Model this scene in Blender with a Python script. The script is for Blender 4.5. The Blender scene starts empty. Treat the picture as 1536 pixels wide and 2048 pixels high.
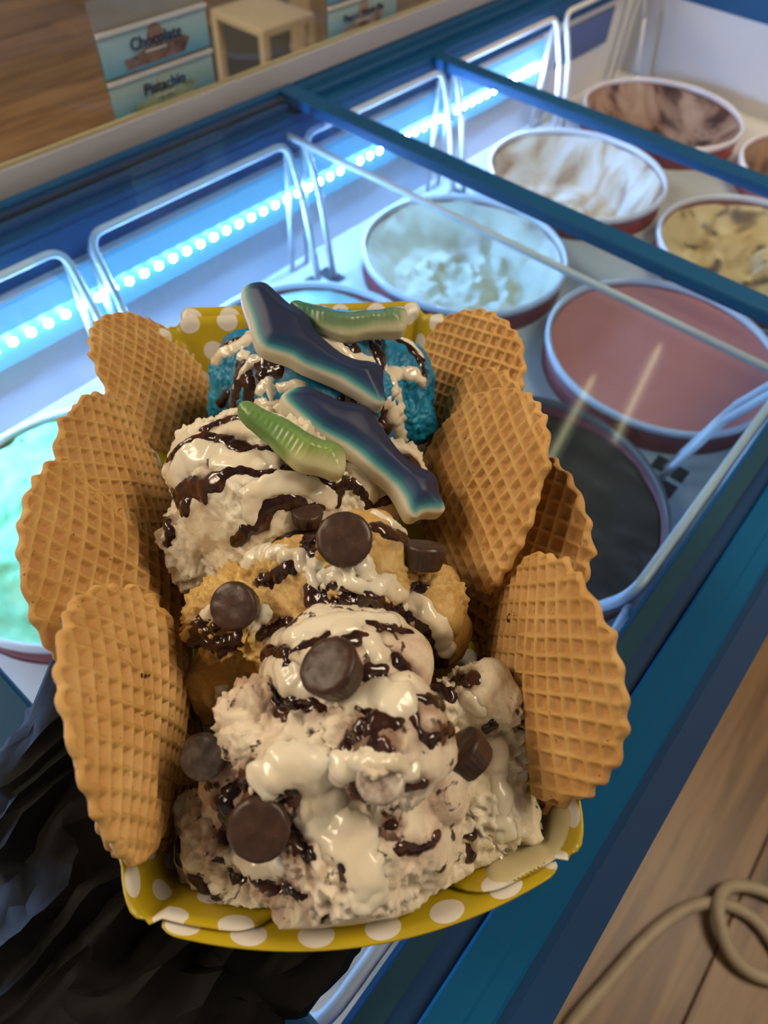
import bpy, bmesh, math, random
import numpy as np
from mathutils import Matrix, Vector
from mathutils.bvhtree import BVHTree

random.seed(7)
SC = bpy.context.scene
COL = SC.collection

# ------------------------------------------------------------------ camera, light, exposure
CZ = 1.195                      # camera height; freezer lid plane is LID
LID = 0.88
FPX = 1350.0
CR = np.array([[0.64714233, -0.76088896, 0.04748476],      # right
               [-0.59479251, -0.54287583, -0.59288085],    # down
               [0.47689482, 0.35543471, -0.80388898]])     # forward
CAM = np.array([0.0, 0.0, CZ])
cd = bpy.data.cameras.new('camera')
cam = bpy.data.objects.new('camera', cd)
COL.objects.link(cam)
cd.sensor_fit = 'HORIZONTAL'
cd.sensor_width = 36.0
cd.lens = FPX * 36.0 / 1536.0
cd.clip_start = 0.01
cd.dof.use_dof = True
cd.dof.focus_distance = 0.235
cd.dof.aperture_fstop = 14.0
R3 = Matrix(((CR[0][0], -CR[1][0], -CR[2][0]), (CR[0][1], -CR[1][1], -CR[2][1]), (CR[0][2], -CR[1][2], -CR[2][2])))
cam.matrix_world = Matrix.Translation(CAM) @ R3.to_4x4()
SC.camera = cam

world = bpy.data.worlds.new('room_ambient')
SC.world = world
world.use_nodes = True
world.node_tree.nodes['Background'].inputs[0].default_value = (1.0, 0.84, 0.66, 1)
world.node_tree.nodes['Background'].inputs[1].default_value = 0.26
SC.view_settings.view_transform = 'Standard'
SC.view_settings.look = 'None'
SC.view_settings.gamma = 1.0
SC.view_settings.use_curve_mapping = False
SC.view_settings.exposure = 0.15
SC.cycles.max_bounces = 5
SC.cycles.diffuse_bounces = 2
SC.cycles.glossy_bounces = 2
SC.cycles.transmission_bounces = 4
SC.cycles.transparent_max_bounces = 8


# ------------------------------------------------------------------ helpers
def ray(x, y):
    return CR.T @ np.array([(x - 768.0) / FPX, (y - 1024.0) / FPX, 1.0])


def PZ(x, y, z):
    d = ray(x, y)
    return CAM + d * ((z - CZ) / d[2])


TU = np.array([0.6638296, 0.74788386, 0.0])     # tray: along (away)
TW = np.array([0.74788386, -0.6638296, 0.0])    # tray: to the right
ZZ = np.array([0.0, 0.0, 1.0])
TB = 0.938                                       # tray floor height
TO = np.array([0.03359, 0.02418, TB])


def TL(r, a, z):
    return TO + TW * r + TU * a + ZZ * z


_rng = np.random.RandomState(3)
_perm = _rng.permutation(256)
_perm = np.concatenate([_perm, _perm])
_grad = _rng.normal(size=(256, 3))
_grad /= np.linalg.norm(_grad, axis=1)[:, None]


def pn(p, seed=0):
    p = np.asarray(p, float) + seed * 17.31
    i = np.floor(p).astype(int)
    f = p - i
    u = f * f * f * (f * (f * 6 - 15) + 10)
    i &= 255
    out = 0
    for dx in (0, 1):
        for dy in (0, 1):
            for dz in (0, 1):
                h = _perm[_perm[_perm[(i[:, 0] + dx) & 255] + ((i[:, 1] + dy) & 255)] + ((i[:, 2] + dz) & 255)]
                g = _grad[h]
                w = (u[:, 0] if dx else 1 - u[:, 0]) * (u[:, 1] if dy else 1 - u[:, 1]) * (u[:, 2] if dz else 1 - u[:, 2])
                out = out + w * (g[:, 0] * (f[:, 0] - dx) + g[:, 1] * (f[:, 1] - dy) + g[:, 2] * (f[:, 2] - dz))
    return out * 1.6


def tag(o, label=None, cat=None, group=None, kind=None):
    if label: o['label'] = label
    if cat: o['category'] = cat
    if group: o['group'] = group
    if kind: o['kind'] = kind
    return o


def empty(name, loc=(0, 0, 0), rz=0.0, parent=None):
    o = bpy.data.objects.new(name, None)
    o.empty_display_size = 0.05
    o.location = loc
    o.rotation_euler = (0, 0, rz)
    COL.objects.link(o)
    if parent: o.parent = parent
    return o


def link(name, me, mat=None, parent=None, smooth=True):
    o = bpy.data.objects.new(name, me)
    COL.objects.link(o)
    if mat is not None and not me.materials: me.materials.append(mat)
    if smooth and len(me.polygons):
        me.polygons.foreach_set('use_smooth', [True] * len(me.polygons))
    if parent is not None:
        o.parent = parent
        if parent.location.length > 0 or parent.rotation_euler[2] != 0:
            # vertices are written in world space: keep them there
            bpy_m = Matrix.Translation(parent.location) @ parent.rotation_euler.to_matrix().to_4x4()
            if parent.parent is not None:
                pp = parent.parent
                bpy_m = (Matrix.Translation(pp.location) @ pp.rotation_euler.to_matrix().to_4x4())
            o.matrix_parent_inverse = bpy_m.inverted()
    return o


def mk(name, V, F, mat=None, parent=None, smooth=True):
    me = bpy.data.meshes.new(name)
    V = np.asarray(V, float)
    me.from_pydata(V.tolist(), [], [tuple(int(i) for i in f) for f in F])
    me.update()
    return link(name, me, mat, parent, smooth)


class MB:
    def __init__(s):
        s.v = []; s.f = []

    def add(s, V, F):
        n = len(s.v)
        s.v += [tuple(float(c) for c in p) for p in V]
        s.f += [tuple(int(i) + n for i in f) for f in F]
        return s

    def box(s, a, b, bev=0.0):
        x0, y0, z0 = a; x1, y1, z1 = b
        if bev <= 0:
            V = [(x0, y0, z0), (x1, y0, z0), (x1, y1, z0), (x0, y1, z0), (x0, y0, z1), (x1, y0, z1), (x1, y1, z1), (x0, y1, z1)]
            return s.add(V, [(0, 3, 2, 1), (4, 5, 6, 7), (0, 1, 5, 4), (1, 2, 6, 5), (2, 3, 7, 6), (3, 0, 4, 7)])
        bm = bmesh.new()
        bmesh.ops.create_cube(bm, size=1)
        for v in bm.verts:
            v.co = Vector(((x0 + x1) / 2 + v.co.x * (x1 - x0), (y0 + y1) / 2 + v.co.y * (y1 - y0), (z0 + z1) / 2 + v.co.z * (z1 - z0)))
        bmesh.ops.bevel(bm, geom=bm.edges[:], offset=bev, segments=2, profile=.5, affect='EDGES')
        bm.verts.index_update()
        s.add([v.co[:] for v in bm.verts], [[v.index for v in f.verts] for f in bm.faces])
        bm.free()
        return s

    def tube(s, pts, r, n=10, cap=True):
        P = [np.array(p, float) for p in pts]
        T = []
        for i in range(len(P)):
            a = P[max(i - 1, 0)]; b = P[min(i + 1, len(P) - 1)]
            t = b - a; T.append(t / (np.linalg.norm(t) + 1e-12))
        up = np.array([0, 0, 1.0]) if abs(T[0][2]) < .9 else np.array([1.0, 0, 0])
        nrm = np.cross(T[0], up); nrm /= np.linalg.norm(nrm)
        V = []; F = []
        for i, p in enumerate(P):
            nrm = nrm - T[i] * (nrm @ T[i]); nrm /= np.linalg.norm(nrm)
            b = np.cross(T[i], nrm)
            rr = r[i] if hasattr(r, '__len__') else r
            for k in range(n):
                a = 2 * math.pi * k / n
                V.append(p + rr * (math.cos(a) * nrm + math.sin(a) * b))
        for i in range(len(P) - 1):
            for k in range(n):
                k2 = (k + 1) % n
                F.append((i * n + k, i * n + k2, (i + 1) * n + k2, (i + 1) * n + k))
        if cap:
            F.append(tuple(range(n))[::-1]); F.append(tuple((len(P) - 1) * n + k for k in range(n)))
        return s.add(V, F)

    def lathe(s, prof, c, n=64):
        V = []; F = []
        for (r, z) in prof:
            for k in range(n):
                a = 2 * math.pi * k / n
                V.append((c[0] + r * math.cos(a), c[1] + r * math.sin(a), c[2] + z))
        for i in range(len(prof) - 1):
            for k in range(n):
                k2 = (k + 1) % n
                F.append((i * n + k, i * n + k2, (i + 1) * n + k2, (i + 1) * n + k))
        return s.add(V, F)

    def prism(s, prof, x0, x1):
        """closed (y,z) profile swept along x"""
        n = len(prof)
        V = [(x0, y, z) for y, z in prof] + [(x1, y, z) for y, z in prof]
        F = [(i, (i + 1) % n, n + (i + 1) % n, n + i) for i in range(n)] + [tuple(range(n))[::-1], tuple(range(n, 2 * n))]
        return s.add(V, F)

    def build(s, name, mat, parent=None, smooth=False):
        return mk(name, s.v, s.f, mat, parent, smooth)


def soft_path(pts, rad=0.012, n=5):
    """round the inner corners of a polyline"""
    P = [np.array(p, float) for p in pts]
    out = [P[0]]
    for i in range(1, len(P) - 1):
        a = P[i - 1] - P[i]; b = P[i + 1] - P[i]
        la, lb = np.linalg.norm(a), np.linalg.norm(b)
        r = min(rad, la * .45, lb * .45)
        p0 = P[i] + a / la * r; p1 = P[i] + b / lb * r
        for k in range(n + 1):
            t = k / n
            out.append((1 - t) ** 2 * p0 + 2 * t * (1 - t) * P[i] + t * t * p1)
    out.append(P[-1])
    return out


# ------------------------------------------------------------------ materials
def mat(name, col, rough=.5, spec=.5, metal=0.0, emit=None, estr=0.0, sss=0.0, ssr=(1, .6, .4), sscale=.004, coat=0.0, trans=0.0):
    m = bpy.data.materials.new(name)
    m.use_nodes = True
    b = m.node_tree.nodes['Principled BSDF']
    b.inputs['Base Color'].default_value = (*col, 1)
    b.inputs['Roughness'].default_value = rough
    b.inputs['Specular IOR Level'].default_value = spec
    b.inputs['Metallic'].default_value = metal
    b.inputs['Transmission Weight'].default_value = trans
    if emit:
        b.inputs['Emission Color'].default_value = (*emit, 1)
        b.inputs['Emission Strength'].default_value = estr
    if sss:
        b.inputs['Subsurface Weight'].default_value = sss
        b.inputs['Subsurface Radius'].default_value = ssr
        b.inputs['Subsurface Scale'].default_value = sscale
    if coat:
        b.inputs['Coat Weight'].default_value = coat
        b.inputs['Coat Roughness'].default_value = .1
    return m


class NT:
    """small node-graph helper"""
    def __init__(s, m):
        s.m = m; s.t = m.node_tree; s.b = s.t.nodes['Principled BSDF']
        s.co = s.t.nodes.new('ShaderNodeTexCoord')

    def new(s, typ, **kw):
        n = s.t.nodes.new(typ)
        for k, v in kw.items(): setattr(n, k, v)
        return n

    def ln(s, a, b): s.t.links.new(a, b)

    def noise(s, scale, detail=4, rough=.55, dist=0.0, vec=None, sc3=None):
        n = s.new('ShaderNodeTexNoise')
        n.inputs['Scale'].default_value = scale
        n.inputs['Detail'].default_value = detail
        n.inputs['Roughness'].default_value = rough
        n.inputs['Distortion'].default_value = dist
        v = vec or s.co.outputs['Object']
        if sc3:
            mp = s.new('ShaderNodeMapping'); mp.inputs['Scale'].default_value = sc3
            s.ln(v, mp.inputs['Vector']); v = mp.outputs['Vector']
        s.ln(v, n.inputs['Vector'])
        return n.outputs['Fac']

    def ramp(s, fac, stops):
        r = s.new('ShaderNodeValToRGB')
        e = r.color_ramp.elements
        while len(e) < len(stops): e.new(.5)
        for k, (p, c) in enumerate(stops):
            e[k].position = p
            e[k].color = (*c, 1) if len(c) == 3 else c
        s.ln(fac, r.inputs['Fac'])
        return r.outputs['Color']

    def mix(s, fac, a, b, mode='MIX'):
        n = s.new('ShaderNodeMix', data_type='RGBA', blend_type=mode)
        for sock, v in ((n.inputs[0], fac), (n.inputs[6], a), (n.inputs[7], b)):
            if hasattr(v, 'is_output'): s.ln(v, sock)
            elif isinstance(v, (int, float)): sock.default_value = v
            else: sock.default_value = (*v, 1)
        return n.outputs[2]

    def bump(s, h, strength=.3, dist=.001, prev=None):
        n = s.new('ShaderNodeBump')
        n.inputs['Strength'].default_value = strength
        n.inputs['Distance'].default_value = dist
        s.ln(h, n.inputs['Height'])
        if prev: s.ln(prev, n.inputs['Normal'])
        s.ln(n.outputs['Normal'], s.b.inputs['Normal'])
        return n.outputs['Normal']

    def color(s, c): s.ln(c, s.b.inputs['Base Color'])

    def rough(s, fac, a, b):
        n = s.new('ShaderNodeMapRange')
        n.inputs['To Min'].default_value = a; n.inputs['To Max'].default_value = b
        s.ln(fac, n.inputs['Value']); s.ln(n.outputs[0], s.b.inputs['Roughness'])


def noisy(name, stops, scale, rough=.5, detail=4, dist=0.0, bump=0.0, bdist=.001, bscale=None, sc3=None, **kw):
    m = mat(name, (1, 1, 1), rough, **kw)
    g = NT(m)
    f = g.noise(scale, detail, .55, dist, sc3=sc3)
    g.color(g.ramp(f, stops))
    if bump: g.bump(g.noise(bscale or scale * 4, 4), bump, bdist)
    return m


def glass_mat(name, tint, refl=1.0, ior=1.5):
    m = bpy.data.materials.new(name)
    m.use_nodes = True
    t = m.node_tree
    t.nodes.remove(t.nodes['Principled BSDF'])
    out = t.nodes['Material Output']
    tr = t.nodes.new('ShaderNodeBsdfTransparent'); tr.inputs[0].default_value = (*tint, 1)
    gl = t.nodes.new('ShaderNodeBsdfGlossy'); gl.inputs['Roughness'].default_value = .03
    lw = t.nodes.new('ShaderNodeLayerWeight'); lw.inputs[0].default_value = .5
    pw = t.nodes.new('ShaderNodeMath'); pw.operation = 'POWER'; pw.inputs[1].default_value = 4.0
    mu = t.nodes.new('ShaderNodeMath'); mu.operation = 'MULTIPLY_ADD'; mu.inputs[1].default_value = .8 * refl; mu.inputs[2].default_value = .035 * refl
    mx = t.nodes.new('ShaderNodeMixShader')
    t.links.new(lw.outputs['Facing'], pw.inputs[0]); t.links.new(pw.outputs[0], mu.inputs[0]); t.links.new(mu.outputs[0], mx.inputs[0])
    t.links.new(tr.outputs[0], mx.inputs[1]); t.links.new(gl.outputs[0], mx.inputs[2])
    t.links.new(mx.outputs[0], out.inputs[0])
    return m


M = {}
M['blue'] = noisy('blue_plastic', [(.3, (.003, .07, .20)), (.7, (.006, .10, .26))], 3, .5, spec=.35, bump=.02, bscale=400)
M['blue_dk'] = noisy('dark_blue_plastic', [(.3, (.002, .035, .12)), (.7, (.003, .048, .155))], 4, .55, spec=.3)
M['teal'] = noisy('teal_plastic', [(.3, (.002, .085, .22)), (.7, (.003, .105, .26))], 5, .7, spec=.12, sc3=(.3, 6, 1))
M['seal'] = noisy('grey_green_seal', [(.3, (.014, .058, .095)), (.7, (.022, .074, .115))], 6, .7, spec=.15)
M['liner'] = noisy('white_liner', [(.3, (.68, .69, .72)), (.7, (.76, .76, .78))], 3, .45, bump=.05, bscale=60)
M['plate'] = noisy('insert_plate_white', [(.3, (.60, .59, .55)), (.7, (.72, .71, .68))], 6, .4, detail=6, bump=.04, bscale=90)
M['slot'] = mat('slot_dark', (.03, .03, .028), .7)
M['wire'] = noisy('white_wire', [(.3, (.72, .72, .72)), (.7, (.8, .8, .8))], 20, .3)
M['rail'] = noisy('white_rail', [(.3, (.42, .42, .46)), (.7, (.48, .48, .52))], 3, .4)
M['brass'] = mat('brass_line', (.45, .4, .22), .35)
M['lidglass'] = glass_mat('lid_glass', (.88, .95, .99), 1.0, 1.5)
M['guard'] = glass_mat('guard_glass', (.95, .96, .95), .8, 1.45)
M['acrylic'] = glass_mat('acrylic_clear', (.9, .92, .92), 1.0, 1.5)
M['led'] = mat('led_bulb', (1, 1, 1), .3, emit=(.33, .55, 1.0), estr=420)
M['diff'] = mat('led_diffuser_glow', (.008, .03, .06), .5, spec=.1, emit=(.13, .45, .90), estr=1.05)
M['rib'] = mat('led_rib', (.01, .035, .06), .5, spec=.1, emit=(.20, .56, .92), estr=1.1)
for k in ('diff', 'rib'): M[k].cycles.emission_sampling = 'NONE'
M['lip'] = mat('tub_lip', (.78, .76, .76), .25, coat=.4)
M['carton'] = noisy('tub_carton_maroon', [(.35, (.22, .03, .035)), (.6, (.32, .06, .055)), (.75, (.45, .22, .2))], 18, .45)
M['panel'] = noisy('freezer_panel', [(.3, (.5, .5, .5)), (.7, (.55, .55, .55))], 2, .4)


# ------------------------------------------------------------------ setting: floor, ceiling
def wood_mat(name, tones, rough):
    m = mat(name, (1, 1, 1), rough)
    g = NT(m)
    geo = g.new('ShaderNodeObjectInfo')
    f = g.noise(1.6, 6, .6, .8, sc3=(1.0, 14.0, 14.0))
    c = g.ramp(f, tones)
    v = g.ramp(geo.outputs['Random'], [(0, (.78, .78, .78)), (1, (1.15, 1.12, 1.08))])
    g.color(g.mix(1.0, c, v, 'MULTIPLY'))
    g.bump(f, .12, .002)
    return m


M['plank'] = wood_mat('wood_plank', [(.28, (.075, .038, .018)), (.45, (.19, .105, .045)), (.58, (.31, .185, .085)), (.75, (.18, .105, .05))], .42)
floor = MB().box((-3, -4, -.05), (9, 9, -.006)).build('floor', mat('floor_base', (.05, .035, .02), .8))
tag(floor, kind='structure')


def plank_mesh(L, W):
    mb = MB().box((0, 0, -.006), (L, W - .0025, 0), .0015)
    me = bpy.data.meshes.new('plank')
    me.from_pydata(mb.v, [], mb.f); me.update(); me.materials.append(M['plank'])
    return me


PM = plank_mesh(1.38, .19)
for (y0, rows, xa, xb) in ((-.19 * 7, 7, -1.3, 1.6), (.72, 20, -2.6, 6.2)):
    for r in range(rows):
        x = xa - random.random() * 1.2
        while x < xb:
            o = bpy.data.objects.new('plank', PM); COL.objects.link(o)
            o.location = (x, y0 + r * .19, 0); o.parent = floor
            x += 1.3825
ceil = MB().box((-3, -4, 2.9), (9, 9, 3.0)).build('ceiling', noisy('ceiling_paint', [(.3, (.5, .48, .45)), (.7, (.56, .54, .5))], 2, .8))
tag(ceil, kind='structure')

M['lamp_body'] = mat('lamp_body', (.6, .6, .6), .4)
M['lamp_glow'] = mat('lamp_glow', (1, .9, .75), .4, emit=(1.0, .82, .40), estr=2.0)
M['panel_glow'] = mat('panel_glow', (1, .9, .75), .4, emit=(1.0, .82, .60), estr=16)


def tube_lamp(x0, y0, x1, y1, label):
    e = empty('ceiling_tube_lamp', ((x0 + x1) / 2, (y0 + y1) / 2, 2.9))
    a = np.array([x0, y0, 0]); b = np.array([x1, y1, 0])
    d = (b - a) / np.linalg.norm(b - a); n = np.array([-d[1], d[0], 0])
    for nm, hw, za, zb, m in (('housing', .04, 2.86, 2.9, M['lamp_body']), ('tube', .011, 2.825, 2.86, M['lamp_glow'])):
        V = [p + n * s * hw + ZZ * z for z in (za, zb) for p, s in ((a, -1), (b, -1), (b, 1), (a, 1))]
        MB().add(V, [(0, 3, 2, 1), (4, 5, 6, 7), (0, 1, 5, 4), (1, 2, 6, 5), (2, 3, 7, 6), (3, 0, 4, 7)]).build(nm, m, e)
    tag(e, label, 'lamp')


tube_lamp(2.40, .48, 3.14, .63, 'narrow warm ceiling tube lamp, the one nearer the serving side')
tube_lamp(2.06, .64, 2.69, .77, 'narrow warm ceiling tube lamp, the one nearer the customer side')


def panel_lamp(x, y, w, l, label):
    e = empty('ceiling_panel_lamp', (x, y, 2.9))
    MB().box((x - w / 2 - .03, y - l / 2 - .03, 2.875), (x + w / 2 + .03, y + l / 2 + .03, 2.9)).build('frame', M['lamp_body'], e)
    MB().box((x - w / 2, y - l / 2, 2.86), (x + w / 2, y + l / 2, 2.876)).build('diffuser', M['panel_glow'], e)
    tag(e, label, 'lamp')


panel_lamp(-.6, 3.6, 1.2, 1.2, 'square ceiling light panel over the customer side')
panel_lamp(-1.2, 1.6, .6, 1.2, 'square ceiling light panel left of the freezer')
panel_lamp(1.3, -.9, .6, 1.2, 'square ceiling light panel over the serving side')

# ------------------------------------------------------------------ freezer
FX0, FX1 = -.46, 1.30          # inside, along x
NY0, NY1 = -.012, .528         # inside, across
TUBZ = CZ - .444               # top of the tubs
PLZ = TUBZ - .030              # insert plate
PX, PITCH = .104, .256
RYA, RYB = .373, .119
fz = empty('ice_cream_freezer', (.4, .25, 0))
tag(fz, 'long blue-rimmed chest freezer with white inside and lit back wall', 'freezer')
# insert plate with round holes
V = []; F = []
xs = [PX + PITCH * k for k in range(0, 5)]
for cx in xs:
    for cy, y0, y1 in ((RYB, NY0, .246), (RYA, .246, NY1)):
        x0 = cx - PITCH / 2; x1 = cx + PITCH / 2
        if cx == xs[-1]: x1 = FX1
        n = 64; b = len(V)
        for k in range(n):
            a = 2 * math.pi * k / n
            V.append((cx + .1185 * math.cos(a), cy + .1185 * math.sin(a), PLZ))
        for k in range(n):
            a = 2 * math.pi * k / n
            c, s = math.cos(a), math.sin(a)
            m = max(abs(c), abs(s)); c /= m; s /= m
            V.append((cx + c * ((x1 - cx) if c > 0 else (cx - x0)), cy + s * ((y1 - cy) if s > 0 else (cy - y0)), PLZ))
        for k in range(n):
            k2 = (k + 1) % n
            F.append((b + k, b + n + k, b + n + k2, b + k2))
b = len(V); xe = PX - PITCH / 2
V += [(FX0 - .03, NY0, PLZ), (xe, NY0, PLZ), (xe, NY1, PLZ), (FX0 - .03, NY1, PLZ)]; F.append((b, b + 1, b + 2, b + 3))
mk('insert_plate', V, F, M['plate'], fz, False)
# inner walls
bz = CZ - .352
MB().box((FX0 - .03, NY1, .55), (FX1 + .02, NY1 + .02, bz)).build('liner_wall', M['liner'], fz)
MB().box((FX0 - .03, NY0 - .02, .55), (FX1 + .02, NY0, bz + .01)).build('liner_wall', M['liner'], fz)
MB().box((FX1, NY0, .55), (FX1 + .03, NY1, bz)).build('liner_wall', M['liner'], fz)
MB().box((FX0 - .06, NY0, .55), (FX0 - .03, NY1, bz)).build('liner_wall', M['liner'], fz)
MB().box((FX0 - .03, NY0, .5), (FX1, NY1, .53)).build('bottom_liner', M['liner'], fz)
# blue band above the liner
MB().box((FX0 - .03, NY1 + .001, bz), (FX1 + .02, NY1 + .02, LID - .008)).build('blue_band', M['blue'], fz)
MB().box((FX1 - .001, NY0, bz - .004), (FX1 + .03, NY1, LID - .008)).build('blue_band', M['blue'], fz)
MB().box((FX0 - .03, NY0 - .012, bz + .01), (FX1 + .02, NY0 - .001, LID - .012)).build('blue_band', M['blue'], fz)
# rim on the customer side: stepped track
MB().prism([(NY1 + .002, LID - .008), (NY1 + .002, LID - .002), (NY1 + .016, LID - .002), (NY1 + .016, LID + .004), (NY1 + .022, LID + .004),
            (NY1 + .022, LID - .002), (NY1 + .036, LID - .002), (NY1 + .038, LID + .003), (NY1 + .09, LID + .0035), (NY1 + .09, LID - .03), (NY1 + .002, LID - .03)][::-1],
           FX0 - .12, FX1 + .12).build('track_rim', M['blue'], fz)
# rim on the serving side
MB().prism([(-.0020, LID - .014), (-.0020, LID - .004), (-.0045, LID - .003), (-.0045, LID - .03), (-.002, LID - .03)], FX0 - .12, FX1 + .12).build('rim_lip', M['blue'], fz)
MB().prism([(-.0045, LID - .03), (-.0045, LID - .002), (-.0140, LID - .001), (-.0140, LID - .03)], FX0 - .12, FX1 + .12).build('rim_seal', M['seal'], fz)
MB().prism([(-.0140, LID - .03), (-.0140, LID - .004), (-.0235, LID - .003), (-.0235, LID - .03)], FX0 - .12, FX1 + .12).build('rim_ledge', M['blue_dk'], fz)
MB().prism([(-.0235, LID - .03), (-.0235, LID + .0015), (-.0245, LID + .0025), (-.036, LID + .0025), (-.0375, LID + .0015), (-.0445, LID + .0015), (-.046, LID + .0002), (-.046, LID - .03)],
           FX0 - .12, FX1 + .12).build('rim_top', M['teal'], fz)
MB().prism([(-.046, LID - .03), (-.046, LID - .001), (-.0505, LID - .004), (-.0645, LID - .010), (-.066, LID - .03)], FX0 - .12, FX1 + .12).build('rim_edge', M['blue_dk'], fz)
MB().prism([(FX1 + .002, LID - .03), (FX1 + .002, LID - .004), (FX1 + .006, LID - .002), (FX1 + .12, LID + .004), (FX1 + .12, LID - .03)], 0, 1)
V = [(x, y, z) for y in (NY0 - .05, NY1 + .09) for (x, z) in ((FX1 + .002, LID - .03), (FX1 + .002, LID - .004), (FX1 + .03, LID - .003), (FX1 + .032, LID + .006), (FX1 + .12, LID + .006), (FX1 + .12, LID - .03))]
MB().add(V, [(i, (i + 1) % 6, 6 + (i + 1) % 6, 6 + i) for i in range(6)] + [(0, 1, 2, 3, 4, 5), (6, 7, 8, 9, 10, 11)]).build('end_rim', M['blue'], fz)
# outer body
MB().box((FX0 - .12, NY1 + .06, .06), (FX1 + .12, NY1 + .088, LID - .03)).build('body_panel', M['panel'], fz)
MB().box((FX0 - .12, -.064, .06), (FX1 + .12, -.04, LID - .03)).build('body_panel', M['panel'], fz)
MB().box((FX1 + .07, -.04, .06), (FX1 + .118, NY1 + .06, LID - .03)).build('body_panel', M['panel'], fz)
MB().box((FX0 - .118, -.04, .06), (FX0 - .07, NY1 + .06, LID - .03)).build('body_panel', M['panel'], fz)
MB().box((FX0 - .1, -.05, 0), (FX1 + .1, NY1 + .07, .06)).build('plinth', M['slot'], fz)
# slots in the plate by the wire legs
SM = None
for k in range(-1, 4):
    xj = PX + PITCH * (k + .5)
    for (yy, dy) in ((NY1 - .050, 1), (NY0 + .055, -1)):
        for dx in (-.012, .013):
            mb = MB().box((xj + dx - .009, yy - .016, PLZ - .001), (xj + dx + .009, yy + .016, PLZ + .0008))
            mb.build('slot', M['slot'], fz)

# LED strip along the back wall
led = empty('led_strip', (.4, NY1, CZ - .38), parent=fz)
led.matrix_parent_inverse = Matrix.Translation(fz.location).inverted()
LX0, LX1 = FX0, .985
zt, zb = CZ - .3535, CZ - .4075
zl = CZ - .3835


def ledpart(name, mb, m):
    o = mk(name, np.array(mb.v) - np.array(led.location), mb.f, m, None, False)
    o.parent = led
    return o


ledpart('housing', MB().box((LX0, NY1 - .008, zb - .002), (LX1, NY1, zt + .002)), M['liner'])
ledpart('diffuser', MB().box((LX0, NY1 - .0095, zl + .006), (LX1, NY1 - .008, zt)), M['diff'])
ledpart('diffuser', MB().box((LX0, NY1 - .0095, zb), (LX1, NY1 - .008, zl - .004)), M['rib'])
ledpart('diffuser', MB().box((LX0, NY1 - .009, zl - .004), (LX1, NY1 - .008, zl + .006)), M['rib'])
for k in range(9):
    z = zl + .007 + k * .0024
    ledpart('rib', MB().tube([(LX0, NY1 - .010, z), (LX1, NY1 - .010, z)], .0006, 6), M['rib'])
bulb = bpy.data.meshes.new('led')
bm = bmesh.new(); bmesh.ops.create_icosphere(bm, subdivisions=1, radius=.0040); bm.to_mesh(bulb); bm.free()
bulb.materials.append(M['led'])
x = LX0 + .008
while x < LX1 - .006:
    o = bpy.data.objects.new('led', bulb); COL.objects.link(o)
    o.location = Vector((x, NY1 - .0150, zl)) - led.location; o.parent = led; o.scale = (1, .6, 1)
    x += .0168
MB().box((1.03, NY1 - .003, zb), (1.20, NY1, zt - .006)).build('blue_cover_plate', mat('blue_cover', (.07, .12, .34), .3), fz)

# ------------------------------------------------------------------ sliding lids
def lid(x0, x1, z, label, side=True):
    e = empty('sliding_glass_lid', ((x0 + x1) / 2, .26, z))
    y0, y1 = -.004, NY1 + .030
    MB().box((x0 + .004, y0, z + .001), (x1 - .004, y1, z + .005)).build('glass_pane', M['lidglass'], e)
    for xa in ((x0, x1 - .021) if side else (x1 - .021,)):
        MB().box((xa, y0 - .006, z - .003), (xa + .021, y1, z + .0085), .002).build('end_rail', M['blue'], e)
    MB().box((x0, y1, z - .003), (x1, y1 + .008, z + .008), .002).build('side_rail', M['blue'], e)
    tag(e, label, 'freezer lid')
    return e


lid(-.030, .535, LID + .004, 'sliding glass lid in the middle, directly under the tray')
lid(.190, .757, LID - .012, 'sliding glass lid reaching farthest along, over the pale and beige tubs', False)


# ------------------------------------------------------------------ wire dividers
WZ = CZ - .327


def wire(k, side, label):
    xa = PX + PITCH * (k - .5) + .012; xb = PX + PITCH * (k + .5) - .012
    if side > 0: yw, yl, yb = NY1 - .016, NY1 - .056, NY1 - .012
    else: yw, yl, yb = .003, .046, -.006
    e = empty('wire_divider', ((xa + xb) / 2, yw, PLZ))
    r = .0034
    MB().tube(soft_path([(xa, (yw + yl) / 2, WZ - .05), (xa, yw, WZ), (xb, yw, WZ), (xb, (yw + yl) / 2, WZ - .05)], .016, 6), r, 10).build('top_bar', M['wire'], e, True)
    for xx in (xa, xb):
        MB().tube([(xx, (yw + yl) / 2, WZ - .05), (xx, yl, PLZ)], r, 8).build('leg', M['wire'], e, True)
        MB().tube([(xx, yw + (.002 if side > 0 else -.002), WZ - .012), (xx, yb, PLZ)], r * .8, 8).build('leg', M['wire'], e, True)
    tag(e, label, 'wire divider', 'white wire dividers inside the freezer')


names = {0: 'beside the mint green tub', 1: 'beside the pale mint tub', 2: 'beside the white tub', 3: 'beside the beige streaked tub', 4: 'in the far corner beside the brown-streaked tub'}
for k in range(0, 5):
    wire(k, 1, 'white bent wire divider by the lit wall, ' + names[k])
names = {0: 'below the tray next to the hand', 1: 'beside the dark brown tub', 2: 'beside the pink tub', 3: 'beside the cookie chunk tub'}
for k in range(0, 4):
    wire(k, -1, 'white bent wire divider by the serving side, ' + names[k])
cr = MB().tube([(.482, .000, WZ + .004), (.482, NY1 - .014, WZ + .004)], .0033, 10).build('cross_wire', M['wire'], None, True)
tag(cr, 'straight white wire lying across the freezer under the lid', 'wire')

# ------------------------------------------------------------------ tubs
def content_mat(name, stops, scale, rough=.45, dist=1.0, detail=5, bump=.25, bscale=40, sc3=None):
    return noisy(name, stops, scale, rough, detail=detail, dist=dist, bump=bump, bdist=.004, bscale=bscale, sc3=sc3)


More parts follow.
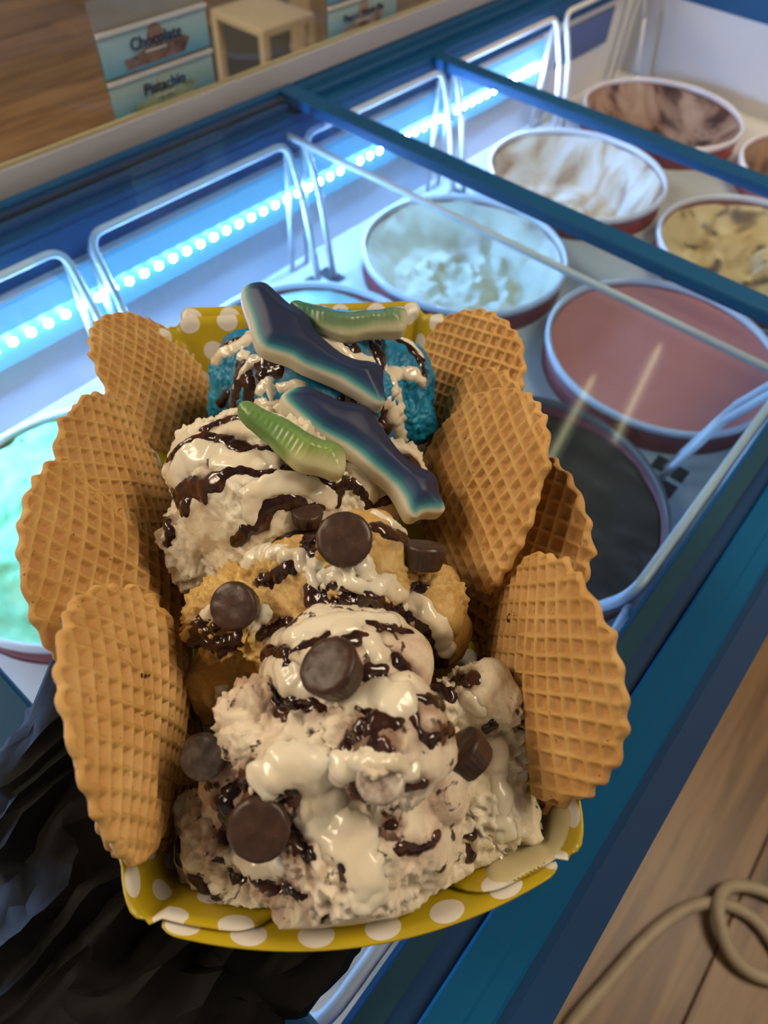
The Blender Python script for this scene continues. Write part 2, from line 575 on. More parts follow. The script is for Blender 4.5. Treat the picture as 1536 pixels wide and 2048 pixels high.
def tub(cx, cy, zf, m, label, seed=0, lipm=None):
    e = empty('ice_cream_tub', (cx, cy, PLZ - .10))
    c = (cx, cy, TUBZ)
    R = .1195
    MB().lathe([(.098, -.13), (.1175, -.030), (R - .001, -.006), (R - .003, -.006), (.1150, -.030), (.096, -.127), (0.0001, -.127)], c).build('carton', M['carton'], e, True)
    MB().lathe([(R - .0035, -.005), (R - .004, 0), (R - .002, .0018), (R, .0015), (R + .0015, -.001), (R + .001, -.006), (R - .002, -.007), (R - .0035, -.005)], c).build('lip', lipm or M['lip'], e, True)
    nr, ns = 40, 96
    V = []; F = []
    for i in range(nr + 1):
        q = i / nr
        for k in range(ns):
            a = 2 * math.pi * k / ns
            V.append((q * math.cos(a), q * math.sin(a)))
    Vn = np.array(V); q = np.hypot(Vn[:, 0], Vn[:, 1])
    p3 = np.stack([Vn[:, 0], Vn[:, 1], np.zeros(len(Vn))], 1)
    z = zf(Vn, q, p3, seed)
    rr = R - .0042
    zz = np.minimum(z, -.004)
    shrink = 1 + zz * 1.35 * 0 + np.where(q > .6, (zz * .16 / R) * 1.0, zz * .16 / R)
    X = np.stack([cx + Vn[:, 0] * rr * shrink, cy + Vn[:, 1] * rr * shrink, TUBZ + zz], 1)
    for i in range(nr):
        for k in range(ns):
            k2 = (k + 1) % ns
            F.append((i * ns + k, (i + 1) * ns + k, (i + 1) * ns + k2, i * ns + k2))
    mk('ice_cream', X, F, m, e, True)
    tag(e, label, 'ice cream tub', 'round ice cream tubs in the freezer')


def z_full(depth, amp, sc=3.0):
    return lambda v, q, p, s: -depth + amp * pn(p * sc, s) + amp * .5 * pn(p * sc * 3, s + 1) + .004 * q ** 6


def z_bowl(dmid, dedge, amp, sc=2.5):
    return lambda v, q, p, s: -dmid + (dmid - dedge) * np.clip((q - .72) / .28, 0, 1) ** 1.0 + amp * pn(p * sc, s) * np.clip(1.2 - q, 0, 1) + amp * .6 * pn(p * sc * 3, s + 2) * np.clip(1.2 - q, 0, 1)


TX = lambda k: PX + PITCH * k
tub(TX(0), RYA, z_full(.010, .006), content_mat('mint_ice', [(.30, (.05, .045, .03)), (.335, (.26, .68, .28)), (.5, (.32, .80, .36)), (.7, (.44, .86, .40)), (.85, (.58, .88, .38))], 55, dist=.3, detail=2), 'mint green ice cream tub at far left, behind the wafers', 1)
tub(TX(1), RYA, z_full(.012, .003), content_mat('pale_mint_ice', [(.3, (.46, .72, .62)), (.7, (.55, .78, .68))], 12), 'pale mint ice cream tub peeking out behind the tray', 2)
tub(TX(2), RYA, z_bowl(.045, .006, .018, 3), content_mat('white_ice', [(.28, (.36, .22, .11)), (.38, (.60, .50, .34)), (.5, (.74, .68, .46)), (.7, (.80, .76, .56))], 14, dist=.6), 'scraped-out tub of creamy white ice cream beside the lit wall', 3)
tub(TX(3), RYA, z_bowl(.060, .006, .012, 2), content_mat('beige_ice', [(.32, (.34, .17, .08)), (.43, (.58, .42, .26)), (.54, (.74, .64, .48)), (.66, (.78, .75, .68))], 9, dist=2.0, sc3=(.6, 2.4, 1)), 'nearly empty tub with beige streaks on its white walls', 4)
tub(TX(4), RYA, z_bowl(.075, .006, .015, 2), content_mat('brown_streak_ice', [(.32, (.04, .02, .018)), (.42, (.10, .05, .035)), (.49, (.34, .21, .14)), (.57, (.46, .33, .24)), (.66, (.08, .04, .03))], 6, dist=2.5, sc3=(2.0, .8, 1)), 'nearly empty brown-streaked tub in the far corner', 5)
tub(TX(0), RYB, z_full(.02, .003), content_mat('vanilla_ice', [(.3, (.7, .62, .45)), (.7, (.78, .7, .55))], 10), 'cream coloured tub hidden mostly below the paper tray', 6)
tub(TX(1), RYB, z_full(.016, .004, 2), content_mat('dark_brown_ice', [(.3, (.045, .027, .018)), (.5, (.085, .054, .036)), (.64, (.14, .095, .07)), (.75, (.22, .17, .14))], 9, .35, dist=1.5, sc3=(2.2, .6, 1)), 'dark brown chocolate ice cream tub right of the tray', 7, mat('brown_tub_lip', (.16, .12, .10), .25, coat=.4))
tub(TX(2), RYB, z_full(.010, .0015, 1.5), content_mat('pink_ice', [(.3, (.78, .23, .18)), (.5, (.82, .26, .21)), (.75, (.84, .33, .29))], 5, .4, dist=.8), 'full tub of smooth coral pink ice cream', 8)
tub(TX(3), RYB, z_bowl(.028, .008, .022, 2.2), content_mat('cookie_chunk_ice', [(.32, (.05, .03, .02)), (.40, (.20, .13, .08)), (.46, (.66, .48, .22)), (.6, (.76, .58, .30)), (.75, (.78, .64, .40))], 22, dist=.3, detail=2), 'yellow ice cream tub with dark cookie chunks', 9)
tub(TX(4), RYB, z_bowl(.05, .006, .02, 2.2), content_mat('hazel_ice', [(.35, (.06, .03, .02)), (.5, (.28, .16, .08)), (.7, (.42, .27, .15))], 12, dist=.6), 'brown nutty tub cut off by the right picture edge', 10)

# ------------------------------------------------------------------ guard, flavour cards, shelf behind
GY = NY1 + .048
sg = empty('sneeze_guard', (.4, GY, LID))
MB().box((-.5, GY, LID + .004), (2.6, GY + .010, LID + .026), .001).build('bottom_rail', M['rail'], sg)
MB().box((-.5, GY + .003, LID + .0262), (2.6, GY + .0055, LID + .029)).build('brass_edge', M['brass'], sg)
MB().box((-.5, GY + .004, LID + .026), (2.6, GY + .0075, LID + .33)).build('glass_pane', M['guard'], sg)
tag(sg, 'clear glass guard with pale grey bottom rail along the customer side', 'glass guard')


def text_obj(txt, size, m, parent, org, ex, ey, bold=0.0):
    cu = bpy.data.curves.new('lettering', 'FONT')
    cu.body = txt; cu.size = size; cu.align_x = 'CENTER'; cu.offset = bold; cu.extrude = .0002
    o = bpy.data.objects.new('lettering_curve', cu); COL.objects.link(o)
    dg = bpy.context.evaluated_depsgraph_get()
    me = bpy.data.meshes.new_from_object(o.evaluated_get(dg))
    bpy.data.objects.remove(o)
    n = np.cross(ex, ey)
    for v in me.vertices:
        v.co = Vector(org + ex * v.co.x + ey * v.co.y + n * v.co.z)
    me.materials.clear(); me.materials.append(m)
    return link('lettering', me, m, parent, False)


M['card_sky'] = None
m = mat('card_print', (1, 1, 1), .3); g = NT(m)
sep = g.new('ShaderNodeSeparateXYZ'); g.ln(g.co.outputs['Generated'], sep.inputs[0])
g.color(g.ramp(sep.outputs[2], [(.0, (.10, .36, .58)), (.45, (.32, .55, .66)), (1, (.50, .66, .68))]))
M['card'] = m
M['ink'] = mat('dark_ink', (.015, .035, .10), .5)
M['cardgrey'] = noisy('card_grey', [(.3, (.30, .27, .24)), (.7, (.34, .31, .28))], 30, .4)
M['p_choc'] = noisy('print_choc', [(.35, (.06, .03, .02)), (.5, (.24, .13, .09)), (.7, (.32, .19, .13))], 60, .5)
M['p_chocball'] = mat('print_choc_ball', (.34, .19, .13), .5)
M['p_pist'] = noisy('print_pist', [(.35, (.16, .2, .12)), (.5, (.40, .5, .30)), (.7, (.5, .58, .38))], 60, .5)
M['p_pistball'] = mat('print_pist_ball', (.42, .56, .42), .5)
M['p_pnut'] = noisy('print_pnut', [(.35, (.2, .1, .07)), (.5, (.42, .33, .27)), (.7, (.55, .47, .4))], 50, .5)
M['white_ink'] = mat('white_ink', (.75, .75, .72), .5)


def poly_plate(name, pts, m, parent, org, ex, ey, lift):
    n = np.cross(ex, ey)
    a = [org + ex * p[0] + ey * p[1] + n * lift for p in pts]
    b = [p - n * .0003 for p in a]
    k = len(a)
    return mk(name, a + b, [tuple(range(k)), tuple(range(k, 2 * k))[::-1]] + [(i, (i + 1) % k, k + (i + 1) % k, k + i)[::-1] for i in range(k)], m, parent, False)


def card_stand(xc, yb, zb, w, rows, label, cut=None):
    """leaning holder, cards face the serving side"""
    lean = .0
    ex = np.array([1.0, .0, 0]); ey = np.array([0, math.sin(lean), math.cos(lean)])
    base = np.array([xc, yb, zb])
    e = empty('flavour_card_holder', tuple(base))
    n = np.cross(ex, ey)
    H = sum(r[0] for r in rows)
    poly_plate('back_plate', [(-w / 2, 0), (w / 2, 0), (w / 2, H + .022), (-w / 2, H + .022)], M['cardgrey'], e, base - n * .002, ex, ey, 0)
    y = 0
    for (h, txt, mball, mchunk, tw) in rows:
        c = poly_plate('card', [(-w / 2, y + .002), (w / 2, y + .002), (w / 2, y + h - .003), (-w / 2, y + h - .003)], M['card'], e, base, ex, ey, 0)
        o = base + ey * (y + h * .5)
        k = 20
        poly_plate('printed_scoop', [(.22 * h * 1.1 * math.cos(i * 2 * math.pi / k), .14 * h + .26 * h * math.sin(i * 2 * math.pi / k)) for i in range(k)], mball, e, o, ex, ey, .0006)
        rnd = random.Random(len(txt))
        pts = [(-w * .30, -h * .38), (w * .24, -h * .36), (w * .31, -h * .1), (w * .24, h * .0), (w * .1, -h * .06), (-w * .1, -h * .03), (-w * .2, -h * .14), (-w * .31, -h * .16)]
        poly_plate('printed_chunks', pts, mchunk, e, o, ex, ey, .0009)
        if txt: text_obj(txt, h * (.36 if len(txt) < 12 else .26), M['ink'], e, o + n * .0014 - ey * h * .02 + ex * tw, ex, ey, .0002)
        poly_plate('printed_line', [(-w * .12, -h * .14), (w * .08, -h * .14), (w * .08, -h * .10), (-w * .12, -h * .10)], M['white_ink'], e, o, ex, ey, .0012)
        MB().add([base + ex * s * w / 2 + ey * (y + h - .003) + n * q for s in (-1, 1) for q in (0, .003)] + [base + ex * s * w / 2 + ey * (y + h) + n * q for s in (-1, 1) for q in (0, .003)],
                 [(0, 1, 5, 4), (2, 6, 7, 3), (0, 4, 6, 2), (1, 3, 7, 5), (4, 5, 7, 6), (0, 2, 3, 1)]).build('card_edge', M['lip'], e)
        y += h
    tag(e, label, 'card holder')


card_stand(.408, GY + .024, LID + .013, .118, [(.037, 'Pistachio', M['p_pistball'], M['p_pist'], 0), (.037, 'Chocolate', M['p_chocball'], M['p_choc'], 0)],
           'light blue card holder reading Chocolate and Pistachio behind the glass')
card_stand(.690, GY + .024, LID + .013, .118, [(.037, 'Peanut Ripple Pie', M['p_pnut'], M['p_pnut'], 0), (.037, '', M['p_pnut'], M['p_pnut'], 0)],
           'light blue card holder cut off by the top edge of the photo')

# shelf on the customer side
M['shelf'] = noisy('cream_shelf', [(.3, (.62, .53, .38)), (.7, (.7, .62, .47))], 6, .45)
M['ashwood'] = noisy('pale_wood', [(.3, (.42, .32, .20)), (.7, (.55, .43, .29))], 6, .5, sc3=(12, 12, 1))
sh = empty('side_table', (1.9, 2.1, 0))
tag(sh, 'small cream side table on thin legs beyond the glass guard', 'table')
M['dark_slab'] = mat('dark_slab_surface', (.08, .08, .09), .6)


def at_floor(px, py, z=0.0):
    return PZ(px, py, z)


# ------------------------------------------------------------------ the paper tray
m = mat('yellow_dotted_card', (1, 1, 1), .38, coat=.15); g = NT(m)
uvn = g.new('ShaderNodeUVMap')


def dotmask(off):
    a = g.new('ShaderNodeVectorMath', operation='MULTIPLY'); a.inputs[1].default_value = (1 / .0187, 1 / .0300, 0)
    g.ln(uvn.outputs[0], a.inputs[0])
    b = g.new('ShaderNodeVectorMath', operation='ADD'); b.inputs[1].default_value = (off + .1, off - .05, 0); g.ln(a.outputs[0], b.inputs[0])
    c = g.new('ShaderNodeVectorMath', operation='FRACTION'); g.ln(b.outputs[0], c.inputs[0])
    d = g.new('ShaderNodeVectorMath', operation='SUBTRACT'); d.inputs[1].default_value = (.5, .5, 0); g.ln(c.outputs[0], d.inputs[0])
    e = g.new('ShaderNodeVectorMath', operation='MULTIPLY'); e.inputs[1].default_value = (.0187, .0300, 0); g.ln(d.outputs[0], e.inputs[0])
    l = g.new('ShaderNodeVectorMath', operation='LENGTH'); g.ln(e.outputs[0], l.inputs[0])
    k = g.new('ShaderNodeMath', operation='LESS_THAN'); k.inputs[1].default_value = .0051; g.ln(l.outputs['Value'], k.inputs[0])
    return k.outputs[0]


mm = g.new('ShaderNodeMath', operation='MAXIMUM')
g.ln(dotmask(0.0), mm.inputs[0]); g.ln(dotmask(.5), mm.inputs[1])
yel = g.ramp(g.noise(30, 3), [(.3, (.50, .37, .010)), (.7, (.57, .43, .015))])
g.color(g.mix(mm.outputs[0], yel, (.78, .74, .66)))
M['tray'] = m

tray = empty('paper_tray', tuple(TO))
tag(tray, 'yellow paper tray with white polka dots holding the ice cream', 'paper tray')
TRH = .042


def wall(name, base, rim, prof, nv=10, inset=0.0):
    """base, rim: lists of tray (r, a) points; prof(s) = height fraction reached"""
    V = []; UV = []; F = []
    n = len(base)
    L = 0.0
    for i in range(n):
        if i: L += math.hypot(rim[i][0] - rim[i - 1][0], rim[i][1] - rim[i - 1][1])
        b = TL(base[i][0], base[i][1], .0006); t = TL(rim[i][0], rim[i][1], TRH)
        k = prof(i / (n - 1))
        for j in range(nv + 1):
            q = j / nv * k
            V.append(b * (1 - q) + t * q)
            UV.append((L, q * .052))
    for i in range(n - 1):
        for j in range(nv):
            a = i * (nv + 1) + j
            F.append((a, a + nv + 1, a + nv + 2, a + 1))
    o = mk(name, V, F, M['tray'], tray, True)
    uv = o.data.uv_layers.new(name='UVMap')
    for l in o.data.loops: uv.data[l.index].uv = UV[l.vertex_index]
    so = o.modifiers.new('thickness', 'SOLIDIFY'); so.thickness = .0007; so.offset = 0
    return o


def rimx(a):
    s = min(max((a - .0) / .245, 0), 1)
    return .0655 + .0185 * max(0.0, math.sin(math.pi * s)) ** .6


def near_rim(r): return -.0268 + .0105 * (r / .056) ** 2


BW, BA0, BA1 = .0575, .006, .222
V = [TL(r, a, 0) for (r, a) in ((-BW, BA0), (BW, BA0), (BW, BA1), (-BW, BA1))]
o = mk('tray_base', V, [(0, 1, 2, 3)], M['tray'], tray, False)
uv = o.data.uv_layers.new(name='UVMap')
for l, c in zip(o.data.loops, ((0, 0), (.115, 0), (.115, .216), (0, .216))): uv.data[l.index].uv = c
so = o.modifiers.new('thickness', 'SOLIDIFY'); so.thickness = .0007; so.offset = -1


def rounded(s, e=.08, lo=.72):
    q = min(s, 1 - s) / e
    return lo + (1 - lo) * math.sqrt(max(0, 1 - (1 - q) ** 2)) if q < 1 else 1.0


N = 61
rs = [-.0585 + .117 * i / (N - 1) for i in range(N)]
near = wall('near_wall', [(r * .93, BA0) for r in rs], [(r, near_rim(r) - .0006) for r in rs], lambda s: rounded(s, .06, .78))
rs2 = [-.0630 + .126 * i / (N - 1) for i in range(N)]
far = wall('far_wall', [(r * .9, BA1) for r in rs2], [(r, .2515 - .004 * (r + .063) / .126) for r in rs2], lambda s: rounded(s, .05, .74))


def side(sg, name):
    base = []; rim = []; hh = []
    def put(b, r, h): base.append((sg * b[0], b[1])); rim.append((sg * r[0], r[1])); hh.append(h)
    for i in range(16):                                     # flap lying inside the far wall
        t = i / 15; r = .012 + .043 * t
        put((r * .93, BA1 - .0012), (r, .2485 - (.004 if sg > 0 else 0) - .0008), .15 + .83 * math.sqrt(max(0, 1 - (1 - min(t * 2.2, 1)) ** 2)) - .06 * (t < .99) * .5)
    for i in range(1, 9):                                   # far corner
        t = i / 9; a = t * math.pi / 2
        put((BW - .0035 + .0035 * math.sin(a), BA1 - .004 + .004 * math.cos(a)), (.0555 + .0105 * math.sin(a), .2365 + .0105 * math.cos(a)), .97 - .06 * math.sin(a * 2) ** 4)
    for i in range(41):                                     # long side
        t = i / 40; al = .2365 * (1 - t) + .004 * t
        put((BW, BA1 - .006 - (BA1 - BA0 - .014) * t), (rimx(al), al), 1.0)
    for i in range(1, 9):                                   # near corner
        t = i / 9; a = t * math.pi / 2
        put((BW - .004 * (1 - math.cos(a)), BA0 + .006 - .005 * math.sin(a)), (.0675 - .0095 * (1 - math.cos(a)), .004 - .0195 * math.sin(a)), 1.0 - .07 * math.exp(-((t - .80) / .12) ** 2))
    for i in range(18):                                     # flap lying inside the near wall
        t = i / 17; r = .0565 - .038 * t
        put((r * .93, BA0 + .0012), (r, near_rim(r) + .0016), .10 + .84 * math.sqrt(max(0, 1 - max(0, (t - .45) / .55) ** 2)))
    return wall(name, base, rim, lambda s: hh[min(int(round(s * (len(hh) - 1))), len(hh) - 1)])


side(-1, 'side_wall'); side(1, 'side_wall')

# ------------------------------------------------------------------ wafers
m = mat('wafer_biscuit', (1, 1, 1), .62); g = NT(m)
att = g.new('ShaderNodeAttribute', attribute_name='ridge')
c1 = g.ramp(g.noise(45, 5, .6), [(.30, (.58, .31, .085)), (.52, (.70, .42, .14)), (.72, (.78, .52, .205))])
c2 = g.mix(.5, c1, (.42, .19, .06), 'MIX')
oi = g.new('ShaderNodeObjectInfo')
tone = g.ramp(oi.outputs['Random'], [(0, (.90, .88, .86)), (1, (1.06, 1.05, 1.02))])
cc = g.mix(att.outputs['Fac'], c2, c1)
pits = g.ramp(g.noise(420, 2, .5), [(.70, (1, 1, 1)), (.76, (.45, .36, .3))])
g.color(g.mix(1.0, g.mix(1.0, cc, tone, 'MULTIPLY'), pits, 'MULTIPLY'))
g.bump(g.noise(700, 4, .6), .25, .0006)
M['wafer'] = m


def wafer_mesh(seed, R=.0425, cell=.0062):
    rnd = np.random.RandomState(seed)
    nr, ns = 66, 264
    th = np.arange(ns) * 2 * np.pi / ns
    ed = np.stack([np.cos(th), np.sin(th), np.full(ns, seed * 3.1)], 1)
    out = 1 + .018 * pn(ed * 2.0, seed) + .022 * np.abs(pn(ed * 7.0, seed + 1)) + .016 * np.sin(th * 27 + 1.5 * pn(ed * 3, seed + 4)) - .02
    # a few bubbles of extra batter and bites on the edge
    for _ in range(5):
        a = rnd.rand() * 2 * np.pi; d = np.angle(np.exp(1j * (th - a)))
        out += .035 * np.exp(-(d / .045) ** 2) * rnd.choice([1, 1, -1])
    q = (np.arange(nr + 1) / nr)
    X = (q[:, None] * out[None] * R * np.cos(th)[None]).ravel()
    Y = (q[:, None] * out[None] * R * np.sin(th)[None]).ravel()
    Q = np.repeat(q, ns)
    jx = X + .0006 * pn(np.stack([X, Y, X * 0], 1) * 60, seed + 7); jy = Y + .0006 * pn(np.stack([X, Y, X * 0], 1) * 60, seed + 8)
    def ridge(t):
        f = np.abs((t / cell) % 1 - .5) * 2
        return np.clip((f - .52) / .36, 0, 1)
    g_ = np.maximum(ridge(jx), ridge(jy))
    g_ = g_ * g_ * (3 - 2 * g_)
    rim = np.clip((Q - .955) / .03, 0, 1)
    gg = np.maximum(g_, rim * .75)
    bend = -4.5 * (X * math.cos(seed) + Y * math.sin(seed)) ** 2 + .0011 * pn(np.stack([X, Y, X * 0], 1) * 28, seed + 3)
    zt_ = bend + .0022 * gg - .0005 + .0002 * pn(np.stack([X, Y, X * 0], 1) * 500, seed + 5) - .0018 * np.clip((Q - .975) / .025, 0, 1) ** 2
    zb_ = bend - .0014 - .0010 * np.maximum(g_, rim) + .0012 * np.clip((Q - .97) / .03, 0, 1)
    n = len(X)
    V = np.concatenate([np.stack([X, Y, zt_], 1), np.stack([X, Y, zb_], 1)])
    F = []
    for i in range(nr):
        for k in range(ns):
            k2 = (k + 1) % ns; a, b, c, d = i * ns + k, (i + 1) * ns + k, (i + 1) * ns + k2, i * ns + k2
            if i == 0:
                F.append((a, b, c)); F.append((n + c, n + b, n + a))
            else:
                F.append((a, b, c, d)); F.append((n + d, n + c, n + b, n + a))
    for k in range(ns):
        k2 = (k + 1) % ns; a = nr * ns
        F.append((a + k, n + a + k, n + a + k2, a + k2))
    me = bpy.data.meshes.new('wafer')
    me.from_pydata(V.tolist(), [], F); me.update()
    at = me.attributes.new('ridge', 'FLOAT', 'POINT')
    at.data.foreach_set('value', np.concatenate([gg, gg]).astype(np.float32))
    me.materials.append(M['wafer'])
    me.polygons.foreach_set('use_smooth', [True] * len(me.polygons))
    return me


WM = [wafer_mesh(s) for s in (1, 2, 3, 4)]


def wafer(side_, r, a, R, tilt, label, spin=0.0, var=0, zb=.004, yaw=0.0):
    t = math.radians(tilt)
    outv = side_ * TW * math.cos(yaw) + TU * math.sin(yaw); al = TU * math.cos(yaw) - side_ * TW * math.sin(yaw)
    if side_ > 0: al = -al
    b = math.cos(t) * outv + math.sin(t) * ZZ
    n = np.cross(al, b)
    c = TO + TW * r + TU * a + ZZ * (zb + R * math.sin(t))
    o = bpy.data.objects.new('wafer', WM[var % 4]); COL.objects.link(o)
    s = math.radians(spin)
    ex = al * math.cos(s) + b * math.sin(s); ey = -al * math.sin(s) + b * math.cos(s)
    k = R / .0425
    o.matrix_world = Matrix(((ex[0] * k, ey[0] * k, n[0] * k, c[0]), (ex[1] * k, ey[1] * k, n[1] * k, c[1]), (ex[2] * k, ey[2] * k, n[2] * k, c[2]), (0, 0, 0, 1)))
    tag(o, label, 'wafer', 'round waffle wafers around the tray')
    return o


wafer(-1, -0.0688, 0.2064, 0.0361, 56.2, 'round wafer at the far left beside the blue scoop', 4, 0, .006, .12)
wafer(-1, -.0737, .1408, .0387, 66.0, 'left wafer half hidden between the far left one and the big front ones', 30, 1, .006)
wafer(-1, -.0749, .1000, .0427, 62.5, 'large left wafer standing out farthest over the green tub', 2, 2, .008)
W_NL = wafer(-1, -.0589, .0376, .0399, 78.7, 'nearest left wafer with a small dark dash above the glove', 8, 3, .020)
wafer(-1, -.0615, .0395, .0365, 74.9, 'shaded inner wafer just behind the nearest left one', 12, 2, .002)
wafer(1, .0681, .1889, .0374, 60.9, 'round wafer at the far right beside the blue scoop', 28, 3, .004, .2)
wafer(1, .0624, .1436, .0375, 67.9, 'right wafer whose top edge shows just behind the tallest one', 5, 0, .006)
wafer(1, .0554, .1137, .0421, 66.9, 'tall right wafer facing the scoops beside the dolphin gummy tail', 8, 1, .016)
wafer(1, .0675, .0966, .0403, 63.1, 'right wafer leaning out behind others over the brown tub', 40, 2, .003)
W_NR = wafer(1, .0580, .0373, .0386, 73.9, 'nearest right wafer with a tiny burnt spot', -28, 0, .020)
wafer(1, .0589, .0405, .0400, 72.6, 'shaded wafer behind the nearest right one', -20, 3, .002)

M['burnt'] = mat('burnt_spot', (.035, .014, .006), .6)


def burnt(o, px, py, pts):
    Mi = o.matrix_world.inverted()
    bv = BVHTree.FromPolygons([v.co for v in o.data.vertices], [tuple(p.vertices) for p in o.data.polygons])
    for (dx, dy, r) in pts:
        org = Mi @ Vector(CAM); d = (Mi @ Vector(CAM + ray(px + dx, py + dy)) - org).normalized()
        h = bv.ray_cast(org, d)
        if h[0] is None: continue
        bm = bmesh.new(); bmesh.ops.create_icosphere(bm, subdivisions=2, radius=r)
        for v in bm.verts: v.co = Vector((v.co.x * 1.3 + h[0].x, v.co.y * .8 + h[0].y, v.co.z * .35 + h[0].z))
        me = bpy.data.meshes.new('burnt_spot'); bm.to_mesh(me); bm.free(); me.materials.append(M['burnt'])
        q = bpy.data.objects.new('burnt_spot', me); COL.objects.link(q); q.parent = o


burnt(W_NL, 290, 1350, [(-6, 1, .0007), (2, 0, .0008), (9, -1, .0006)])
burnt(W_NR, 1016, 1238, [(0, 0, .0011), (2, -8, .0006), (12, -6, .0004)])

# ------------------------------------------------------------------ soft bodies: blobs -> voxel skin -> relief
def arrays(me):
    V = np.empty(len(me.vertices) * 3); me.vertices.foreach_get('co', V); V = V.reshape(-1, 3)
    L = np.empty(len(me.loops), int); me.loops.foreach_get('vertex_index', L)
    S = np.empty(len(me.polygons), int); me.polygons.foreach_get('loop_start', S)
    C = np.empty(len(me.polygons), int); me.polygons.foreach_get('loop_total', C)
    F = [tuple(L[s:s + c]) for s, c in zip(S, C)]
    E = np.empty(len(me.edges) * 2, int); me.edges.foreach_get('vertices', E); E = E.reshape(-1, 2)
    return V, F, E


def normals(V, F):
    Q = np.array([f if len(f) == 4 else (*f, f[-1]) for f in F])
    n = np.cross(V[Q[:, 2]] - V[Q[:, 0]], V[Q[:, 3]] - V[Q[:, 1]])
    N = np.zeros_like(V)
    for k in range(4): np.add.at(N, Q[:, k], n)
    return N / (np.linalg.norm(N, axis=1)[:, None] + 1e-12)


def smooth_v(V, E, it, lam=.5):
    deg = np.bincount(E.ravel(), minlength=len(V)).astype(float)[:, None] + 1e-9
    for _ in range(it):
        A = np.stack([np.bincount(E[:, 0], V[E[:, 1], c], len(V)) + np.bincount(E[:, 1], V[E[:, 0], c], len(V)) for c in range(3)], 1)
        V = V + lam * (A / deg - V)
    return V


def remesh(V, F, vox, it=8):
    me = bpy.data.meshes.new('tmp'); me.from_pydata([tuple(map(float, v)) for v in V], [], [tuple(map(int, f)) for f in F]); me.update()
    o = bpy.data.objects.new('tmp', me); COL.objects.link(o)
    md = o.modifiers.new('r', 'REMESH'); md.mode = 'VOXEL'; md.voxel_size = vox
    dg = bpy.context.evaluated_depsgraph_get(); dg.update()
    m2 = bpy.data.meshes.new_from_object(o.evaluated_get(dg))
    bpy.data.objects.remove(o); bpy.data.meshes.remove(me)
    V, F, E = arrays(m2); bpy.data.meshes.remove(m2)
    return smooth_v(V, E, it), F, E


_ico = bmesh.new(); bmesh.ops.create_icosphere(_ico, subdivisions=4, radius=1.0)
ICO_V = np.array([v.co[:] for v in _ico.verts]); ICO_F = [[v.index for v in f.verts] for f in _ico.faces]; _ico.free()


def blobs_union(bl):
    V = []; F = []
    for c, rad, rot in bl:
        n = len(V)
        P = ICO_V * np.array(rad)
        if rot is not None: P = P @ rot.T
        V += (P + c).tolist(); F += [[i + n for i in f] for f in ICO_F]
    return V, F


def px_blob(x, y, r, z, sq=1.0):
    c = PZ(x, y, z); d = (c - CAM) @ CR[2]
    rr = r * d / FPX
    return (c, (rr, rr, rr * sq), None)


def in_tray(V, margin=.0012):
    G = V - TO
    r = G @ TW; a = G @ TU; z = G[:, 2]
    z2 = np.maximum(z, margin)
    q = np.clip(z2 / TRH, 0, 1.0)
    a2 = np.maximum(a, BA0 + (-.0235 + .009 * (r / .056) ** 2 - BA0) * q + margin)
    lim = BW - .0035 + (.060 - BW + .0035) * q
    r2 = np.where(z2 < TRH * 1.1, np.clip(r, -lim, lim), r)
    return TO + r2[:, None] * TW + a2[:, None] * TU + z2[:, None] * ZZ


class Body:
    pass


def ice(name, bl, m, label, seed, lump=.0022, torn=.0014, vox=.00075, it=9, cat='ice cream'):
    V, F = blobs_union([px_blob(*b) for b in bl])
    V, F, E = remesh(V, F, vox, it)
    N = normals(V, F)
    s = 1.0
    lo = pn(V * 55, seed) * lump + pn(V * 120, seed + 1) * lump * .55
    msk = np.clip(pn(V * 38, seed + 2) * 2.2 + .45, 0, 1)          # where it is torn rather than smooth
    rg = 1 - 2 * np.abs(pn(V * 190 + pn(V * 90, seed + 9)[:, None], seed + 3))
    tr = (rg * .8 + pn(V * 380, seed + 4) * .7 + pn(V * 760, seed + 5) * .5) * torn * 1.25 * (.15 + .85 * msk)
    ledge = np.tanh(6 * pn(V * np.array([50, 50, 95]), seed + 6)) * lump * .40 * msk
    V = V + N * (lo + tr + ledge)[:, None]
    V = in_tray(V)
    b = Body(); b.V, b.F, b.E = V, F, E
    b.S = smooth_v(V, E, 7)
    b.N = normals(b.S, F)
    b.bvh = BVHTree.FromPolygons([tuple(v) for v in V], F)
    b.o = mk(name, V, F, m, None, True)
    b.m = msk
    b.st = np.zeros(len(V)); b.fl = np.zeros(len(V))
    tag(b.o, label, cat, 'scoops of ice cream in the tray')
    return b


def hit(b, x, y):
    d = Vector(ray(x, y)).normalized()
    h = b.bvh.ray_cast(Vector(CAM), d)
    return None if h[0] is None else (np.array(h[0]), np.array(h[1]))


